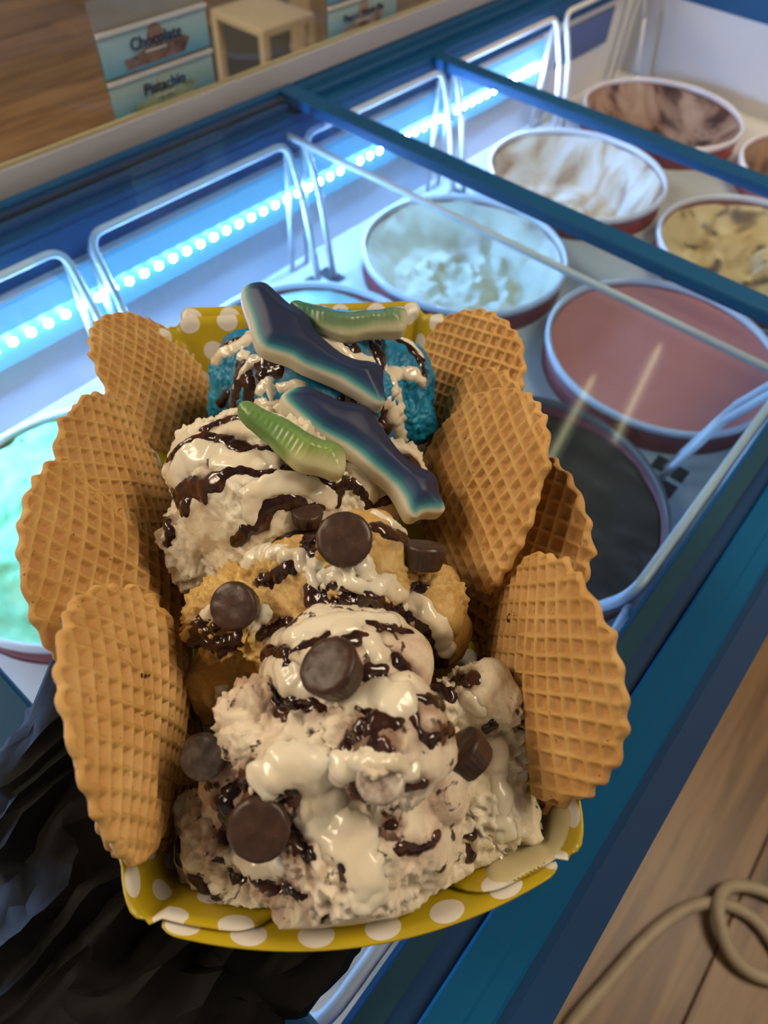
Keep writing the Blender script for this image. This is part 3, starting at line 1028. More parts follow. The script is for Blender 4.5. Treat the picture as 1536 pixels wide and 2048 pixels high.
def sauce(b, name, strokes, tf, m, thick=.0011, seed=0, ragged=.0012, parent=None, soft=.0022, rs=1.25, stain=0.0):
    ox, oy, sc = tf
    segs = []
    for pts, r in strokes:
        pr = []
        P = [np.array((ox + x / sc, oy + y / sc)) for x, y in pts]
        if len(P) == 1: P = [P[0], P[0] + (2, 0)]
        for a, c in zip(P[:-1], P[1:]):
            n = max(2, int(np.linalg.norm(c - a) / 7))
            for k in range(n + 1):
                q = a + (c - a) * k / n
                h = hit(b, *q)
                if h is not None:
                    dep = (h[0] - CAM) @ CR[2]
                    pr.append((h[0], r / sc * dep / FPX))
        for (p, ra), (q, rb) in zip(pr[:-1], pr[1:]):
            if np.linalg.norm(p - q) < .012: segs.append((p, q, ra))
    if not segs: return None
    V = b.V
    Fd = np.full(len(V), -1.0)
    Vw = V + .0007 * np.stack([pn(V * 160, seed + 20), pn(V * 160, seed + 21), pn(V * 160, seed + 22)], 1)
    for p, q, r in segs:
        d = q - p; L = d @ d + 1e-12
        near = np.abs(Vw - (p + q) / 2).max(1) < r + .008
        W = Vw[near] - p
        t = np.clip(W @ d / L, 0, 1)
        dist = np.linalg.norm(W - t[:, None] * d, axis=1)
        Fd[near] = np.maximum(Fd[near], r * rs + .0004 - dist)
    Fd = Fd + ragged * pn(V * 210, seed + 11) + ragged * .6 * pn(V * 430, seed + 12)
    keep = Fd > -.0028
    b.fl = np.maximum(b.fl, np.clip((Fd + .0004) / .0010, 0, 1))
    if stain: b.st = np.maximum(b.st, stain * np.clip((Fd + .0034) / .003, 0, 1) * np.clip(pn(V * 95, seed + 31) * 1.7 + .42 + .6 * pn(V * 260, seed + 32), 0, 1))
    off = np.where(Fd > 0, thick * np.sqrt(np.clip(Fd / soft, 0, 1)), np.clip(Fd * .9, -.0025, 0)) - .00005
    Vs = b.S
    P = Vs + b.N * (off + .00025)[:, None]
    Fk = [f for f in b.F if all(keep[i] for i in f)]
    if not Fk: return None
    # every separate run of sauce is a piece of its own
    lab = np.arange(len(V)); A = np.array([f[:3] + (f[-1],) for f in Fk])
    while True:
        mn = lab[A].min(1); new = lab.copy()
        for k in range(4): np.minimum.at(new, A[:, k], mn)
        new = new[new]
        if (new == lab).all(): break
        lab = new
    fl = lab[A[:, 0]]
    for u in np.unique(fl):
        Fu = [Fk[i] for i in np.nonzero(fl == u)[0]]
        used = np.unique(np.array([i for f in Fu for i in f], int))
        if len(Fu) < 40 or off[used].max() < thick * .6: continue
        idx = -np.ones(len(V), int); idx[used] = np.arange(len(used))
        mk(name, P[used], [tuple(idx[i] for i in f) for f in Fu], m, parent or b.o, True)


# ---- ice cream materials
def ice_mat(name, stops, scale, flecks=None, rough=.42, dist=.6, sss=.25, detail=5, frange=(.60, .66), fscale=160):
    m = mat(name, (1, 1, 1), rough, sss=sss, sscale=.0035, ssr=(1, .75, .5)); g = NT(m)
    c = g.ramp(g.noise(scale, detail, .58, dist), stops)
    if flecks:
        f = g.noise(fscale, 3, .6, .4)
        big = g.noise(38, 3, .5, .3)
        mlt = g.new('ShaderNodeMath', operation='ADD'); g.ln(f, mlt.inputs[0])
        sb = g.new('ShaderNodeMath', operation='MULTIPLY_ADD'); g.ln(big, sb.inputs[0]); sb.inputs[1].default_value = .55; sb.inputs[2].default_value = -.28
        g.ln(sb.outputs[0], mlt.inputs[1])
        k = g.ramp(mlt.outputs[0], [(frange[0], (0, 0, 0)), (frange[1], (1, 1, 1))])
        c = g.mix(k, c, flecks)
    st = g.new('ShaderNodeAttribute', attribute_name='stain')
    c = g.mix(st.outputs['Fac'], c, (.17, .066, .03))
    g.color(c)
    nb = g.bump(g.noise(330, 4, .65), .35, .0012)
    g.bump(g.noise(950, 4, .6), .45, .0006, nb)
    return m


M['i_blue'] = ice_mat('blue_ice_cream', [(.28, (.003, .09, .22)), (.45, (.004, .21, .42)), (.62, (.010, .29, .52)), (.78, (.10, .43, .60))], 38, rough=.38)
M['i_white'] = ice_mat('vanilla_ice_cream', [(.3, (.74, .62, .43)), (.5, (.86, .78, .60)), (.75, (.9, .84, .69))], 40)
M['i_car'] = ice_mat('caramel_ice_cream', [(.3, (.52, .31, .08)), (.5, (.68, .45, .15)), (.72, (.76, .55, .23))], 50)
M['i_cook'] = ice_mat('cookie_ice_cream', [(.28, (.44, .28, .18)), (.40, (.70, .54, .40)), (.52, (.84, .73, .56)), (.75, (.88, .80, .65))], 46, flecks=(.055, .028, .02), frange=(.60, .655))
M['i_lump'] = ice_mat('cookie_cream_ice_cream', [(.3, (.72, .60, .40)), (.5, (.86, .77, .57)), (.75, (.9, .83, .65))], 60, flecks=(.06, .03, .02), frange=(.62, .67))
m = mat('chocolate_sauce', (1, 1, 1), .16, coat=.3); g = NT(m)
g.color(g.ramp(g.noise(120, 4, .6, .5), [(.32, (.016, .006, .006)), (.52, (.036, .013, .009)), (.70, (.095, .032, .016)), (.82, (.22, .085, .04))]))
M['s_choc'] = m
m = mat('melted_cream', (1, 1, 1), .2, sss=.3, sscale=.003, ssr=(1, .8, .6), coat=.25); g = NT(m)
g.color(g.ramp(g.noise(70, 3, .5, .4), [(.3, (.80, .69, .50)), (.5, (.88, .80, .63)), (.75, (.9, .85, .70))]))
M['s_cream'] = m
m = mat('melted_cream_puddle', (.70, .62, .36), .22, sss=.2, sscale=.003)
M['s_puddle'] = m

C3 = (300, 540, 2.363); C4 = (300, 980, 2.194); C5 = (300, 1350, 1.7067)

blue = ice('blue_ice_cream_scoop', [(642, 808, 180, .977), (520, 752, 94, .981), (775, 772, 94, .981), (475, 800, 58, .972), (805, 835, 66, .975)],
           M['i_blue'], 'bright blue scoop under the upper dolphin gummy', 1, .0026, .0010)
white = ice('vanilla_scoop', [(540, 1000, 178, .985), (430, 935, 92, .997), (440, 1075, 108, .975), (690, 1000, 96, .985), (785, 960, 66, .985), (600, 905, 90, .99)],
            M['i_white'], 'white vanilla scoop with chocolate sauce at left of the dolphins', 2, .0026, .0021)
car = ice('caramel_scoop', [(650, 1240, 195, .975), (722, 1132, 105, 1.002), (485, 1235, 100, .985), (462, 1350, 84, .965), (840, 1215, 84, .985), (885, 1265, 58, .975), (560, 1105, 78, .985), (880, 1180, 50, .98)],
          M['i_car'], 'golden caramel scoop in the middle of the tray', 3, .0028, .0024)
dome = ice('cookie_scoop', [(690, 1370, 165, .996), (785, 1335, 82, 1.002), (600, 1330, 80, .998)], M['i_cook'], 'smooth round cookie scoop carrying the centre chocolate cup', 4, .0020, .0007)
front = ice('cookie_scoop', [(510, 1450, 74, 1.003), (785, 1475, 122, 1.012), (700, 1620, 215, .975), (450, 1680, 100, .962), (545, 1770, 105, .953), (720, 1750, 115, .955), (845, 1725, 118, .956), (620, 1525, 125, 1.0), (480, 1560, 80, .985), (860, 1560, 90, .99)],
            M['i_cook'], 'large lumpy cookie scoop at the near end of the tray', 5, .0036, .0023)
lump = ice('cookie_cream_scoop', [(955, 1395, 70, .985), (905, 1410, 56, .985), (995, 1500, 62, .975), (985, 1590, 82, .968), (1010, 1555, 50, .972), (905, 1650, 95, .96)],
           M['i_lump'], 'cream coloured lump squeezed between front scoop and right wafers', 6, .0036, .0030)

# ---- sauces
sauce(blue, 'melted_cream', [([(310, 420), (360, 380), (440, 340), (470, 300)], 20), ([(440, 400), (480, 420), (520, 430)], 18), ([(400, 560), (430, 500), (470, 430)], 10), ([(500, 640), (550, 630), (600, 630)], 15),
      ([(820, 340), (900, 380), (960, 430), (1040, 440)], 24), ([(1120, 480), (1170, 490), (1250, 490), (1290, 520)], 20), ([(1150, 520), (1180, 600), (1190, 700)], 17), ([(1130, 640), (1170, 720), (1190, 800)], 22),
      ([(1170, 320), (1230, 340), (1280, 400)], 9), ([(620, 560), (680, 540), (720, 560)], 14), ([(520, 570), (560, 540), (570, 600)], 15)], C3, M['s_cream'], .0010, 1)
sauce(blue, 'chocolate_sauce', [([(430, 450), (410, 540), (400, 620), (390, 660)], 20), ([(450, 500), (470, 560), (480, 620), (460, 660)], 24), ([(520, 430), (560, 450), (600, 470)], 26), ([(520, 500), (540, 480)], 18),
      ([(330, 370), (400, 330), (460, 320)], 6), ([(1060, 350), (1080, 400), (1090, 440)], 24), ([(900, 360), (950, 380), (980, 370)], 13), ([(1150, 320), (1230, 360), (1290, 420)], 7), ([(1200, 345), (1270, 420)], 6),
      ([(920, 630), (1000, 640), (1090, 650)], 20), ([(1120, 640), (1100, 700), (1130, 760)], 12), ([(1240, 380), (1290, 450), (1300, 520)], 6), ([(330, 640), (360, 600)], 12)], C3, M['s_choc'], .0008, 2, stain=.8)
sauce(white, 'melted_cream', [([(110, 980), (150, 910), (230, 860), (300, 870), (400, 900), (560, 900)], 42), ([(480, 1060), (560, 1010), (660, 1000), (760, 1020), (840, 1080)], 40), ([(480, 1180), (490, 1100)], 30),
      ([(940, 900), (1000, 960), (1050, 1060)], 28), ([(1100, 1130), (1160, 1150)], 30)], C3, M['s_cream'], .0009, 3)
sauce(white, 'chocolate_sauce', [([(85, 900), (140, 830), (200, 790), (260, 775), (330, 790)], 7), ([(260, 745), (310, 725), (370, 700), (420, 700)], 14), ([(260, 775), (320, 790), (380, 805), (440, 820), (500, 845), (590, 860)], 15),
      ([(330, 805), (400, 840), (480, 852)], 20), ([(255, 880), (285, 885), (300, 915)], 10), ([(300, 918), (340, 905), (400, 900)], 6), ([(140, 1050), (190, 1025), (240, 1025), (300, 1005)], 38), ([(165, 1100), (160, 1130)], 18), ([(230, 1050), (250, 1065)], 30),
      ([(110, 1040), (130, 1100), (150, 1140)], 12), ([(320, 970), (380, 945), (450, 940), (520, 955), (600, 965)], 13), ([(650, 950), (740, 965), (800, 985), (850, 1020), (890, 1060)], 15),
      ([(500, 1200), (540, 1150), (600, 1110), (660, 1095), (720, 1105)], 24), ([(400, 1280), (440, 1260), (520, 1200)], 22), ([(720, 1130), (820, 1120)], 14), ([(870, 1060), (900, 1010), (930, 1000), (990, 1030), (1030, 1080), (1040, 1120)], 19),
      ([(890, 1090), (905, 1050)], 20), ([(960, 920), (1000, 940), (1030, 980)], 20), ([(1180, 890), (1230, 900), (1260, 930)], 26), ([(70, 1180), (90, 1230), (80, 1290)], 14), ([(1080, 1110), (1130, 1090)], 18)], C3, M['s_choc'], .0008, 4, stain=.8)
sauce(car, 'melted_cream', [([(420, 300), (480, 270), (560, 270), (640, 280), (700, 340), (740, 390), (800, 360), (880, 350), (950, 330)], 28), ([(850, 400), (950, 400), (1040, 410)], 32),
      ([(1000, 420), (1080, 450), (1160, 500), (1230, 560), (1280, 620), (1300, 700)], 30), ([(250, 545), (270, 520)], 16), ([(470, 600), (500, 540)], 18), ([(310, 880), (320, 920)], 14), ([(980, 100), (1050, 130), (1110, 180)], 10), ([(1330, 790), (1310, 830)], 24)], C4, M['s_cream'], .0014, 5)
sauce(car, 'chocolate_sauce', [([(700, 280), (680, 240), (700, 190), (750, 130)], 19), ([(980, 150), (1040, 180), (1110, 210)], 26), ([(760, 110), (860, 90)], 11), ([(520, 210), (590, 200), (650, 190), (680, 180)], 19), ([(380, 250), (450, 190), (500, 150)], 20),
      ([(540, 390), (590, 360), (640, 320)], 19), ([(480, 390), (540, 400)], 15), ([(700, 440), (760, 412), (840, 422), (880, 430)], 15), ([(710, 490), (800, 500), (900, 480), (1000, 490), (1090, 520), (1150, 550)], 24),
      ([(1180, 575), (1220, 640), (1265, 730), (1290, 770)], 17), ([(200, 620), (220, 580), (260, 540), (290, 520)], 17), ([(170, 700), (200, 660), (260, 680), (320, 690), (380, 660)], 25), ([(310, 720), (330, 700)], 22), ([(480, 640), (530, 620), (600, 590)], 17),
      ([(1160, 430), (1180, 425)], 24), ([(1250, 740), (1260, 800)], 15), ([(230, 620), (290, 600)], 12)], C4, M['s_choc'], .0008, 6, stain=.8)
sauce(dome, 'melted_cream', [([(520, 790), (600, 830), (660, 860)], 50), ([(700, 590), (820, 560), (960, 560), (1100, 560)], 34), ([(980, 660), (1010, 720)], 36), ([(560, 640), (640, 620)], 30), ([(840, 600), (860, 590)], 40)], C4, M['s_cream'], .0009, 7)
sauce(dome, 'chocolate_sauce', [([(430, 800), (470, 730), (530, 700), (590, 710)], 20), ([(590, 710), (660, 690), (720, 660)], 13), ([(600, 770), (630, 790)], 15), ([(870, 660), (930, 640), (960, 650)], 20), ([(1000, 605), (1080, 610), (1140, 622)], 8),
      ([(910, 572), (1000, 590), (1100, 600)], 5), ([(960, 790), (1030, 780)], 13), ([(1090, 760), (1130, 790)], 20), ([(960, 820), (1010, 850), (1060, 900)], 15), ([(740, 660), (780, 630)], 8), ([(560, 930), (650, 920), (720, 950)], 20), ([(1100, 920), (1160, 910)], 16)], C4, M['s_choc'], .0008, 8, stain=.8)
sauce(front, 'melted_cream', [([(380, 350), (480, 300), (560, 330), (600, 420), (560, 500)], 48), ([(600, 500), (700, 560), (720, 650), (760, 760)], 46), ([(740, 290), (830, 300), (900, 330)], 22), ([(290, 620), (360, 660), (450, 650)], 22),
      ([(650, 80), (760, 60), (860, 90)], 40), ([(640, 320), (680, 300)], 40)], C5, M['s_cream'], .0013, 9, ragged=.0018, rs=1.45)
sauce(front, 'chocolate_sauce', [([(250, 420), (270, 460)], 11), ([(270, 400), (310, 370), (340, 310)], 17), ([(420, 320), (460, 260)], 7), ([(660, 250), (720, 190), (800, 160), (840, 150)], 20), ([(760, 230), (810, 240)], 18), ([(500, 400), (490, 490), (520, 540)], 9),
      ([(450, 400), (510, 410)], 8), ([(850, 590), (900, 600), (960, 580), (980, 545)], 11), ([(690, 370), (700, 395)], 12), ([(815, 515), (830, 520)], 9), ([(620, 590), (650, 650), (700, 720), (750, 770)], 13), ([(300, 690), (380, 720), (450, 730), (520, 760)], 11),
      ([(130, 770), (200, 800)], 8), ([(100, 640), (90, 580)], 13), ([(590, 845), (595, 820)], 11), ([(880, 380), (930, 380)], 8), ([(720, 110), (760, 140), (740, 100)], 14), ([(740, 20), (800, 60), (830, 90)], 12), ([(850, 95), (900, 75), (960, 80), (1000, 105)], 11),
      ([(900, 140), (920, 200), (960, 220), (1030, 180)], 10), ([(410, 40), (440, 90), (460, 130)], 12), ([(440, 110), (520, 100), (590, 110)], 16), ([(240, 440), (260, 520), (250, 560)], 12), ([(150, 700), (200, 760)], 12), ([(480, 570), (540, 610)], 16)], C5, M['s_choc'], .0006, 10, stain=.9)
sauce(lump, 'melted_cream', [([(1200, 240), (1190, 330), (1220, 450), (1210, 560)], 38), ([(1080, 80), (1120, 120)], 24)], C5, M['s_cream'], .0009, 11, rs=.75)
sauce(lump, 'chocolate_sauce', [([(1060, 20), (1100, 10)], 18), ([(1150, 190), (1170, 180)], 10), ([(960, 20), (1010, 50), (1030, 70)], 14), ([(1040, 545), (1100, 550)], 8), ([(1095, 600), (1105, 620)], 9), ([(900, 760), (940, 780)], 8)], C5, M['s_choc'], .0006, 12, stain=.9)


# puddle of melted cream on the near right corner of the tray
def tray_body():
    dg = bpy.context.evaluated_depsgraph_get(); dg.update()
    V = []; F = []
    for o in list(tray.children):
        if o.name.startswith(('near_wall', 'tray_base', 'side_wall')):
            v, f, e = arrays(o.data); n = len(V)
            V += v.tolist(); F += [tuple(i + n for i in ff) for ff in f]
    return BVHTree.FromPolygons([tuple(v) for v in V], F)


tb = tray_body()
V = []; F = []; ok = {}
nx, ny = 60, 50
cen = np.array((1055, 1690))
for i in range(nx + 1):
    for j in range(ny + 1):
        x = 930 + 240 * i / nx; y = 1590 + 210 * j / ny
        u = (np.array((x, y)) - cen) @ np.array((.80, -.60)); w = (np.array((x, y)) - cen) @ np.array((.60, .80))
        e = 1 - math.sqrt((u / 100) ** 2 + (w / 52) ** 2) + .12 * float(pn(np.array([[x / 40., y / 40., 0]]))[0])
        h = tb.ray_cast(Vector(CAM), Vector(ray(x, y)).normalized())
        if h[0] is None or e < -.12: continue
        p = np.array(h[0]); d = (CAM - p) / np.linalg.norm(CAM - p)
        ok[(i, j)] = len(V)
        V.append(p + d * (.0011 + .0016 * min(1, max(0, e) * 3) ** .5 if e > 0 else .0011 + e * .01))
for (i, j) in ok:
    q = [(i, j), (i + 1, j), (i + 1, j + 1), (i, j + 1)]
    if all(k in ok for k in q):
        idx = [ok[k] for k in q]
        P = np.array([V[k] for k in idx])
        if np.ptp(P, axis=0).max() < .006: F.append(tuple(idx)[::-1])
mk('melted_puddle', V, F, M['s_puddle'], lump.o, True)

ALL = [blue, white, car, dome, front, lump]
for b in ALL:
    W = b.V + (b.S - b.N * .0004 - b.V) * b.fl[:, None]     # the sauce presses the crumbs flat
    b.o.data.vertices.foreach_set('co', W.ravel()); b.o.data.update()
    at = b.o.data.attributes.new('stain', 'FLOAT', 'POINT'); at.data.foreach_set('value', b.st.astype(np.float32))


def hit_all(x, y):
    best = None
    for b in ALL:
        h = hit(b, x, y)
        if h is not None:
            d = np.linalg.norm(h[0] - CAM)
            if best is None or d < best[0]: best = (d, h[0], h[1])
    return best


# ------------------------------------------------------------------ chocolate cups
m = mat('chocolate_cup', (1, 1, 1), .38); g = NT(m)
g.color(g.mix(g.ramp(g.noise(900, 2, .5), [(.70, (0, 0, 0)), (.76, (1, 1, 1))]), g.ramp(g.noise(160, 5, .6), [(.3, (.036, .018, .012)), (.55, (.062, .030, .020)), (.75, (.10, .052, .036))]), (.20, .13, .10)))
g.bump(g.noise(500, 4), .2, .0006)
M['cup'] = m
m = mat('frosted_chocolate_cup', (1, 1, 1), .35, coat=.3); g = NT(m)
g.color(g.ramp(g.noise(140, 5, .6), [(.3, (.05, .035, .03)), (.5, (.12, .10, .09)), (.7, (.24, .21, .19))]))
M['cup_frost'] = m
m = mat('cream_coated_cup', (1, 1, 1), .25, sss=.2, sscale=.003); g = NT(m)
g.color(g.ramp(g.noise(110, 4, .6), [(.32, (.10, .06, .045)), (.45, (.36, .29, .24)), (.6, (.60, .53, .45))]))
M['cup_coat'] = m


def cup_mesh(mm, name):
    ns = 112
    prof = [(0, 0), (.5, .0002), (.86, -.0001), (.95, -.0006), (1.0, -.0016), (.985, -.003), (.90, -.0065), (.815, -.0100), (.78, -.0108), (.70, -.0112), (.35, -.0112), (0, -.0112)]
    fine = []
    for (a, za), (b, zb) in zip(prof[:-1], prof[1:]):
        for k in range(3): fine.append((a + (b - a) * k / 3, za + (zb - za) * k / 3))
    fine.append(prof[-1])
    V = []; F = []
    for (r, z) in fine:
        for k in range(ns):
            a = 2 * math.pi * k / ns
            fl = max(0, min(1, (-z - .0014) / .002)) * max(0, min(1, (r - .6) / .15))
            rr = .0099 * r * (1 + .030 * fl * abs(math.sin(a * 14)))
            V.append((rr * math.cos(a), rr * math.sin(a), z))
    V = np.array(V); V += .00025 * np.stack([pn(V * 220, 1), pn(V * 220, 2), pn(V * 220, 3)], 1)
    for i in range(len(fine) - 1):
        for k in range(ns):
            k2 = (k + 1) % ns
            F.append((i * ns + k, (i + 1) * ns + k, (i + 1) * ns + k2, i * ns + k2))
    me = bpy.data.meshes.new(name); me.from_pydata(V.tolist(), [], F); me.update(); me.materials.append(mm)
    me.polygons.foreach_set('use_smooth', [True] * len(me.polygons))
    return me


CUP = cup_mesh(M['cup'], 'chocolate_cup'); CUPF = cup_mesh(M['cup_frost'], 'frosted_cup'); CUPC = cup_mesh(M['cup_coat'], 'coated_cup')


def cup(px, py, axis, label, me=CUP, wpx=None, sink=.004, spin=0.0, name='chocolate_cup', squash=(1, 1), z=None):
    ax = axis[0] * CR[0] - axis[1] * CR[1] - axis[2] * CR[2]; ax = ax / np.linalg.norm(ax)
    h = hit_all(px, py)
    if z is not None: h = (0, PZ(px, py, z), ZZ)
    if h is None: h = (0, PZ(px, py, .962), ZZ)
    v = CAM - h[1]; v = v / np.linalg.norm(v)
    p = h[1]
    mid = p + v * (.0056 * abs(ax @ v) + .009 * math.sqrt(max(0, 1 - (ax @ v) ** 2)) - sink)
    dep = (mid - CAM) @ CR[2]
    k = (wpx / 2 * dep / FPX / .0099) if wpx else 1.0
    t = mid + ax * .0056 * k
    e1 = np.cross(ax, CR[2]); e1 = e1 / np.linalg.norm(e1) if np.linalg.norm(e1) > .1 else CR[0]
    e1 = e1 - ax * (e1 @ ax); e1 /= np.linalg.norm(e1)
    e2 = np.cross(ax, e1)
    o = bpy.data.objects.new(name, me); COL.objects.link(o)
    a, b = k * squash[0], k * squash[1]
    o.matrix_world = Matrix(((e1[0] * a, e2[0] * b, ax[0] * k, t[0]), (e1[1] * a, e2[1] * b, ax[1] * k, t[1]), (e1[2] * a, e2[2] * b, ax[2] * k, t[2]), (0, 0, 0, 1)))
    tag(o, label, 'chocolate', 'small chocolate cups on the ice cream')
    return o


cup(690, 1082, (-.02, .22, 1), 'chocolate cup lying flat on top of the caramel dome', wpx=112)
cup(846, 1112, (.10, .95, .15), 'chocolate cup on its side against the tall right wafer', wpx=92, sink=.004, z=1.004)
cup(474, 1212, (-.22, .12, 1), 'chocolate cup with a wet shine on the left of the caramel scoop', wpx=98)
cup(668, 1342, (-.42, .62, .68), 'tilted chocolate cup in the centre showing its fluted side', wpx=126, sink=.003)
cup(936, 1510, (-.62, .62, .12), 'chocolate cup on its side at the right of the front scoop', wpx=104, sink=.002, z=.992)
cup(522, 1650, (-.05, .10, 1), 'big chocolate cup on the lower left of the front scoop', wpx=126, sink=.003)
cup(412, 1512, (-.15, .30, 1), 'greyish frosted chocolate cup below the left wafers', CUPF, wpx=92, sink=.0035, name='frosted_chocolate_cup')
cup(760, 1562, (.05, .60, .8), 'cream-coated chocolate cup sunk into the front scoop', CUPC, wpx=100, sink=.0085, name='coated_chocolate_cup')
cup(614, 1034, (.1, .8, .6), 'chocolate cup buried behind the caramel dome', CUP, wpx=64, sink=.0085)

# ------------------------------------------------------------------ gummies
def gummy_mat(name, stops, rough=.5, sss=.25):
    m = mat(name, (1, 1, 1), rough, sss=sss, sscale=.004, ssr=(.6, .8, 1)); g = NT(m)
    att = g.new('ShaderNodeAttribute', attribute_name='belly')
    g.color(g.ramp(att.outputs['Fac'], stops))
    g.bump(g.noise(600, 3), .06, .0004)
    return m


M['g_blue'] = gummy_mat('blue_gummy', [(.0, (.74, .66, .50)), (.22, (.66, .62, .48)), (.36, (.10, .36, .36)), (.50, (.012, .12, .20)), (.68, (.012, .040, .125)), (1, (.010, .020, .075))])
M['g_green'] = gummy_mat('green_gummy', [(.0, (.66, .62, .40)), (.30, (.58, .56, .30)), (.55, (.26, .38, .10)), (1, (.16, .31, .09))], .3)
M['g_green2'] = gummy_mat('dull_green_gummy', [(.0, (.66, .62, .46)), (.35, (.55, .55, .36)), (.55, (.20, .32, .16)), (1, (.07, .20, .13))], .3)
C6 = (460, 560, 3.491)


def gummy(name, outline, belly, m, label, cat, seed, thick=.0075, tilt=0.0, band=.0095, lift=.001, ridges=None):
    P2 = np.array([(C6[0] + x / C6[2], C6[1] + y / C6[2]) for x, y in outline])
    B2 = np.array([(C6[0] + x / C6[2], C6[1] + y / C6[2]) for x, y in belly])
    cen = P2.mean(0)
    H = []
    for t in (0.0, .3, .55, .75, .9):
        for p in P2[::2]:
            h = hit_all(*(cen + (p - cen) * t))
            if h is not None: H.append(h[1])
    H = np.array(H); c = H.mean(0)
    _, _, vt = np.linalg.svd(H - c)
    n = vt[2]; vw = (CAM - c) / np.linalg.norm(CAM - c)
    if n @ vw < 0: n = -n
    n = n * .45 + vw * .4 + ZZ * .25; n /= np.linalg.norm(n)
    s = (H - c) @ n
    c = c + n * (np.percentile(s, 78) + thick * .5 + lift)
    def onpl(p):
        d = ray(*p); return CAM + d * (((c - CAM) @ n) / (d @ n))
    e1 = CR[0] - n * (CR[0] @ n); e1 /= np.linalg.norm(e1); e2 = np.cross(n, e1)
    q = np.array([onpl(p) for p in P2]); q2 = np.stack([(q - c) @ e1, (q - c) @ e2], 1)
    bq = np.array([onpl(p) for p in B2]); b2 = np.stack([(bq - c) @ e1, (bq - c) @ e2], 1)
    k = len(q2)
    # shrink slightly: smoothing rounds the outline
    top = [c + e1 * a + e2 * b + n * thick * .5 for a, b in q2]; bot = [p - n * thick for p in top]
    F = [tuple(range(k))[::-1], tuple(range(k, 2 * k))] + [(i, (i + 1) % k, k + (i + 1) % k, k + i) for i in range(k)]
    bm = bmesh.new(); vs = [bm.verts.new(p) for p in top + bot]
    for f in F: bm.faces.new([vs[i] for i in f])
    bmesh.ops.triangulate(bm, faces=bm.faces[:]); bmesh.ops.recalc_face_normals(bm, faces=bm.faces[:])
    bm.verts.index_update()
    V = [v.co[:] for v in bm.verts]; F = [[v.index for v in f.verts] for f in bm.faces]; bm.free()
    V, F, E = remesh(V, F, .0006, 22)
    N = normals(V, F)
    L = np.stack([(V - c) @ e1, (V - c) @ e2], 1); up = (V - c) @ n
    d = np.full(len(V), 9.0)
    for a, b in zip(b2[:-1], b2[1:]):
        s_ = b - a; t = np.clip(((L - a) @ s_) / (s_ @ s_ + 1e-12), 0, 1)
        d = np.minimum(d, np.linalg.norm(L - a - t[:, None] * s_, axis=1))
    # back swell: thicker away from the edge
    de = np.full(len(V), 9.0)
    for a, b in zip(q2, np.roll(q2, -1, 0)):
        s_ = b - a; t = np.clip(((L - a) @ s_) / (s_ @ s_ + 1e-12), 0, 1)
        de = np.minimum(de, np.linalg.norm(L - a - t[:, None] * s_, axis=1))
    V = V + n * (np.clip(up / thick + .5, 0, 1) * np.minimum(.0042, .6 * de) * np.sin(np.clip(de / .0085, 0, 1) * np.pi / 2) ** .7)[:, None] + N * (.0004 * pn(V * 110, seed))[:, None]
    V = smooth_v(V, E, 10); N = normals(V, F)
    if ridges is not None:
        ax = np.array(ridges[0], float); ax /= np.linalg.norm(ax)
        axw = (ax[0] * CR[0] + ax[1] * CR[1]); sw = (V - c) @ axw
        V = V + N * (   .00010 * np.sin(sw * 2 * np.pi / .0021) * np.clip(de / .002 - .4, 0, 1))[:, None]
    bel = np.clip(d / band + np.clip(up + .002, -.004, .002) * 25 + .05 * pn(V * 90, seed + 2) + .09, 0, 1)
    o = mk(name, V, F, m, None, True)
    at = o.data.attributes.new('belly', 'FLOAT', 'POINT'); at.data.foreach_set('value', bel.astype(np.float32))
    tag(o, label, cat, None)
    return o


D1 = [(70, 120), (90, 75), (150, 50), (240, 45), (290, 80), (350, 130), (410, 190), (480, 225), (530, 255), (560, 300), (590, 370), (640, 430), (720, 500), (800, 555), (870, 580), (960, 590), (1040, 610), (1070, 650), (1065, 720), (1075, 800), (1075, 890),
      (1040, 915), (980, 890), (880, 820), (760, 750), (640, 700), (500, 640), (420, 590), (320, 560), (240, 535), (190, 500), (160, 440), (140, 350), (110, 260), (80, 180)]
D2 = [(340, 830), (380, 800), (470, 770), (560, 775), (650, 820), (760, 870), (860, 885), (940, 905), (990, 960), (1030, 1030), (1090, 1110), (1150, 1190), (1220, 1270), (1300, 1330), (1380, 1355), (1420, 1390), (1440, 1450), (1450, 1520), (1480, 1590),
      (1490, 1630), (1460, 1660), (1380, 1650), (1320, 1660), (1290, 1695), (1240, 1690), (1205, 1650), (1170, 1570), (1120, 1490), (1050, 1420), (960, 1350), (870, 1270), (780, 1200), (690, 1150), (600, 1110), (520, 1050), (440, 980), (370, 920), (340, 880)]
G1 = [(45, 900), (60, 875), (110, 865), (160, 885), (230, 930), (320, 970), (400, 1000), (480, 1050), (560, 1100), (640, 1140), (720, 1160), (780, 1190), (800, 1240), (800, 1340), (780, 1380), (740, 1395), (680, 1370), (600, 1340), (520, 1335), (460, 1310), (400, 1260), (330, 1190), (250, 1110), (170, 1050), (100, 990), (60, 940)]
G2 = [(400, 180), (460, 160), (520, 180), (600, 200), (680, 210), (760, 245), (830, 245), (930, 235), (1050, 225), (1180, 205), (1215, 215), (1235, 260), (1235, 350), (1210, 390), (1150, 395), (1050, 390), (940, 400), (850, 425), (760, 420), (680, 390), (600, 350), (540, 300), (470, 250)]
gummy('crocodile_gummy', G2, [(600, 400), (700, 430), (850, 440), (1000, 410), (1240, 390), (1245, 300)], M['g_green2'], 'dull green and cream gummy lying across the blue scoop behind the dolphin', 'gummy candy', 31, .0068, band=.012, ridges=[(1, 0)])
